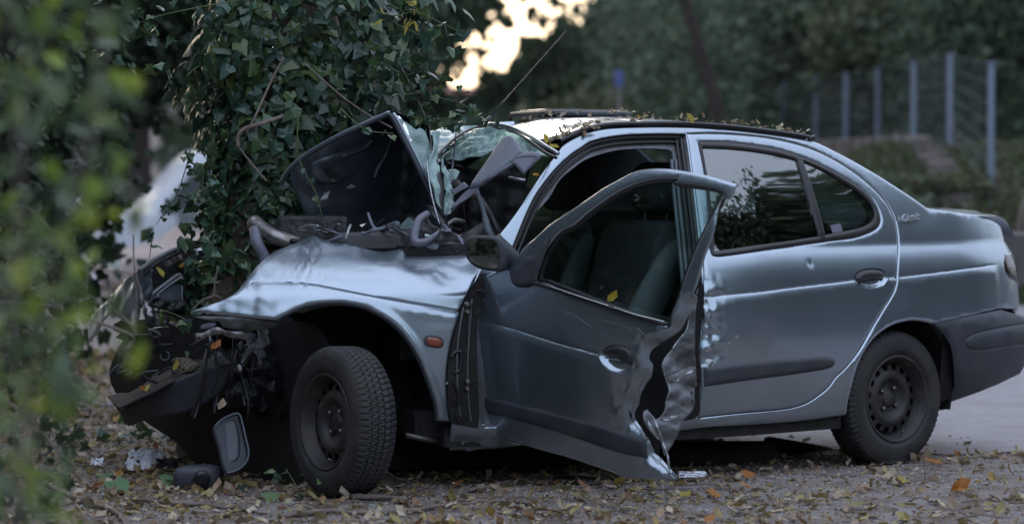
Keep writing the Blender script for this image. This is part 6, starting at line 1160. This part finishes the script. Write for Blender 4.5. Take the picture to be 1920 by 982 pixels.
# pale house with a pink tiled roof, seen through the gap
hx, hY = (838 - 960) / 5700 * 74, 74.0; HS = thing('house', (hx, hY, 0), 'pale house with pinkish tiled roof under the bright gap', 'house')
V, F = box((hx, hY, 1.35), (2.1, 3, 3.1)); mk('wall', V, F, 'house_wall', HS, smooth=False)
V = [(hx - 1.3, hY - 1.8, 2.88), (hx + 1.3, hY - 1.8, 2.88), (hx + 1.3, hY + 1.8, 2.88), (hx - 1.3, hY + 1.8, 2.88), (hx - 1.0, hY, 3.06), (hx + .9, hY, 3.06)]; mk('roof', V, [(0, 1, 5, 4), (1, 2, 5), (2, 3, 4, 5), (3, 0, 4), (0, 3, 2, 1)], 'roof_tile', HS, smooth=False)
for dx in (-.55, .45): V, F = box((hx + dx, hY - 1.5, 2.0), (.45, .04, .7)); wi = mk('window', V, F, 'lens_dark', HS, smooth=False); V, F = box((hx + dx, hY - 1.53, 1.62), (.55, .06, .05)); mk('sill', V, F, 'house_wall', wi, smooth=False)
# ------------------------------------------------------------------ parked vehicles
def vehicle(name, base, fwd, prof, width, paint, lab, cat, wheels, wins, wr_=.31, extra=()):
    """body from a side profile (along, z), narrowing above the belt; windows, wheels and lamps as parts"""
    b = np.array(base, float); f = np.array([fwd[0], fwd[1], 0.]); f /= np.linalg.norm(f); s = np.array([-f[1], f[0], 0]); t_ = thing(name, base, lab, cat); P = sp(prof, True, .12); belt = .95
    def q(a, v, z): return b + f * a + s * v * (1 - .22 * max(0, (z - belt)) / .5 * (1 if cat == 'car' else .3)) + np.array([0, 0, z])
    n = len(P); V = []; c = P.mean(0); lev = [(-.5, .93), (-.47, .985), (-.40, 1), (.40, 1), (.47, .985), (.5, .93)]
    for v, k in lev: V += [q(*(lambda p: (p[0], v * width, p[1]))(c + (p - c) * k)) for p in P]
    F = [(l * n + i, l * n + (i + 1) % n, (l + 1) * n + (i + 1) % n, (l + 1) * n + i) for l in range(len(lev) - 1) for i in range(n)] + [tuple(range(n))[::-1], tuple((len(lev) - 1) * n + i for i in range(n))]
    mk('body', V, F, paint, t_)
    for w_ in wins:
        for sd in (-1, 1):
            ww = sp([(a_, z_, 1) for a_, z_ in w_], True, .1); V = [q(a_, sd * (width / 2 + .006), z_) for a_, z_ in ww] + [q(a_, sd * (width / 2 - .02), z_) for a_, z_ in ww]; m_ = len(ww)
            mk('window', V, [tuple(range(m_)), tuple(range(m_, 2 * m_))] + [(i, (i + 1) % m_, m_ + (i + 1) % m_, m_ + i) for i in range(m_)], 'far_glass', t_, smooth=False)
    for a_ in wheels:
        for sd in (-1, 1):
            c_ = b + f * a_ + s * sd * (width / 2 - .09) + np.array([0, 0, wr_]); V, F = tube([c_ - s * .09, c_ - s * .07, c_ + s * .07, c_ + s * .09], [wr_ * .9, wr_, wr_, wr_ * .9], 24); w_ = mk('wheel', V, F, 'rubber', t_); V, F = tube([c_ + s * sd * .085, c_ + s * sd * .10], [wr_ * .62, wr_ * .5], 16); mk('rim', V, F, 'lug_metal', w_)
    for nm, a_, v_, z_, dim, m_ in extra:
        c_ = q(a_, v_, z_); V, F = box(c_, dim, np.column_stack([f, s, [0, 0, 1.]])); bev(mk(nm, V, F, m_, t_, smooth=False), .02)
    return t_
cp_ = [(2.05, .25, 1), (2.15, .42), (2.08, .66), (1.2, .86), (.95, .92, 1), (.35, 1.36), (-.2, 1.42), (-.9, 1.38), (-1.55, .98, 1), (-2.0, .92), (-2.1, .6), (-2.05, .25, 1)]
cw_ = [[(.85, .93), (.38, 1.28), (-.15, 1.33), (-.15, .93)], [(-.22, .93), (-.22, 1.33), (-.85, 1.29), (-1.3, .95)]]
Xc = (455 - 960) / 5700 * 42; vehicle('parked_car', (Xc, 42, float(hgt(Xc, 42)) - .09), (-.9, -.45), cp_, 1.7, 'beige_paint', 'out-of-focus beige car parked beyond the crushed nose, left of the ivy', 'car', (1.3, -1.25), cw_,
    extra=(('headlamp', 2.06, .60, .62, (.10, .36, .14), 'glass_milky'), ('headlamp', 2.06, -.60, .62, (.10, .36, .14), 'glass_milky'), ('windscreen', .70, 0, 1.14, (.10, 1.15, .36), 'window_blue'), ('number_plate', 2.14, 0, .42, (.02, .5, .11), 'paper')))
vp_ = [(2.4, .3, 1), (2.5, .6), (2.4, 1.0), (1.9, 1.15, 1), (1.2, 1.95), (.9, 2.12), (-2.3, 2.15), (-2.45, 1.9), (-2.45, .3, 1)]
Xv = (482 - 960) / 5700 * 48; vehicle('van', (Xv, 48, float(hgt(Xv, 48)) - .02), (-.95, -.3), vp_, 1.9, 'van_white', 'out-of-focus white van parked behind the beige car', 'van', (1.5, -1.5), [[(1.75, 1.15), (1.2, 1.8), (.8, 1.85), (.8, 1.15)]])
Xr = (1958 - 960) / 5700 * 23.5; vehicle('van', (Xr + 1.75, 24.2, 0), (-.97, -.22), [(1.55, .35, 1), (1.66, .55), (1.62, .95), (1.45, 1.15, 1), (.9, 1.85), (.5, 2.0), (-2.6, 2.05), (-2.8, .35, 1)], 1.8, 'rubber', 'front corner of a dark van with black mirror at the right edge', 'van', (1.0, -2.0), [[(1.35, 1.15), (.9, 1.72), (.4, 1.78), (.4, 1.15)]], wr_=.36,
    extra=(('corner_panel', 1.60, .86, .88, (.05, .08, .34), 'van_white'), ('bumper', 1.56, 0, .50, (.35, 1.84, .42), 'black_plastic'), ('mirror', 1.15, 1.08, 1.78, (.16, .30, .42), 'black_plastic'), ('mirror_arm', 1.05, .92, 1.72, (.06, .3, .05), 'trim_plastic'), ('headlamp', 1.60, .62, .86, (.1, .36, .2), 'glass_milky')))
# trees round the clearing behind and beside the camera: they shade the scene and show in the paint and glass
rs = np.random.RandomState(12); P = []; S = []
def ring(x, y, h, r, n, z0=0): 
    q = clumps((x, y, z0 + (h - z0) * .5), (r, r, (h - z0) * .5), n, 30, rs, sig=.5); P.append(q); S.append(rs.uniform(.16, .40, n))
for x, y, h, r in ((13, 13.4, 8.2, 1.8), (13.5, 10.9, 7.2, 2.0), (14, 8.4, 7.9, 1.7), (17, 4, 5.5, 3), (16, 15.5, 6, 3), (14, 12, 5.5, 3), (20, 8, 5.5, 3.5), (13, -3, 3.8, 3), (16, -8, 5, 3.5), (9, -10, 4.5, 3), (4, -13, 6, 3.2), (-1, -11, 7, 3), (-6, -9, 8, 3.2), (-9, -3, 9, 3.2), (-9, 4, 9, 3), (-8, 9, 9, 3), (-8, 15, 9, 3), (-6, 6, 3.5, 2), (-5.5, 10, 3.5, 2), (-6.5, 13, 4, 2), (-5, 1, 3.5, 2), (-12, 8, 5, 3), (-12, 14, 5, 3), (-11, 0, 5, 3), (22, 20, 6, 4), (24, 1, 6, 4), (-7, 22, 9, 3), (11, -16, 11, 4), (0, -18, 11, 4), (-3, -6, 3.4, 2), (0, -7, 3.2, 2), (3, -7, 3.4, 2), (6, -7, 3.2, 2)): ring(x, y, h, r, 9000 if 12 < x < 14.5 and y > 8 else 2800)
P = np.vstack(P); S = np.concatenate(S); tag(leaves('surrounding_woodland', P, S, 'quad', 'pine', rs=rs), kind='stuff')
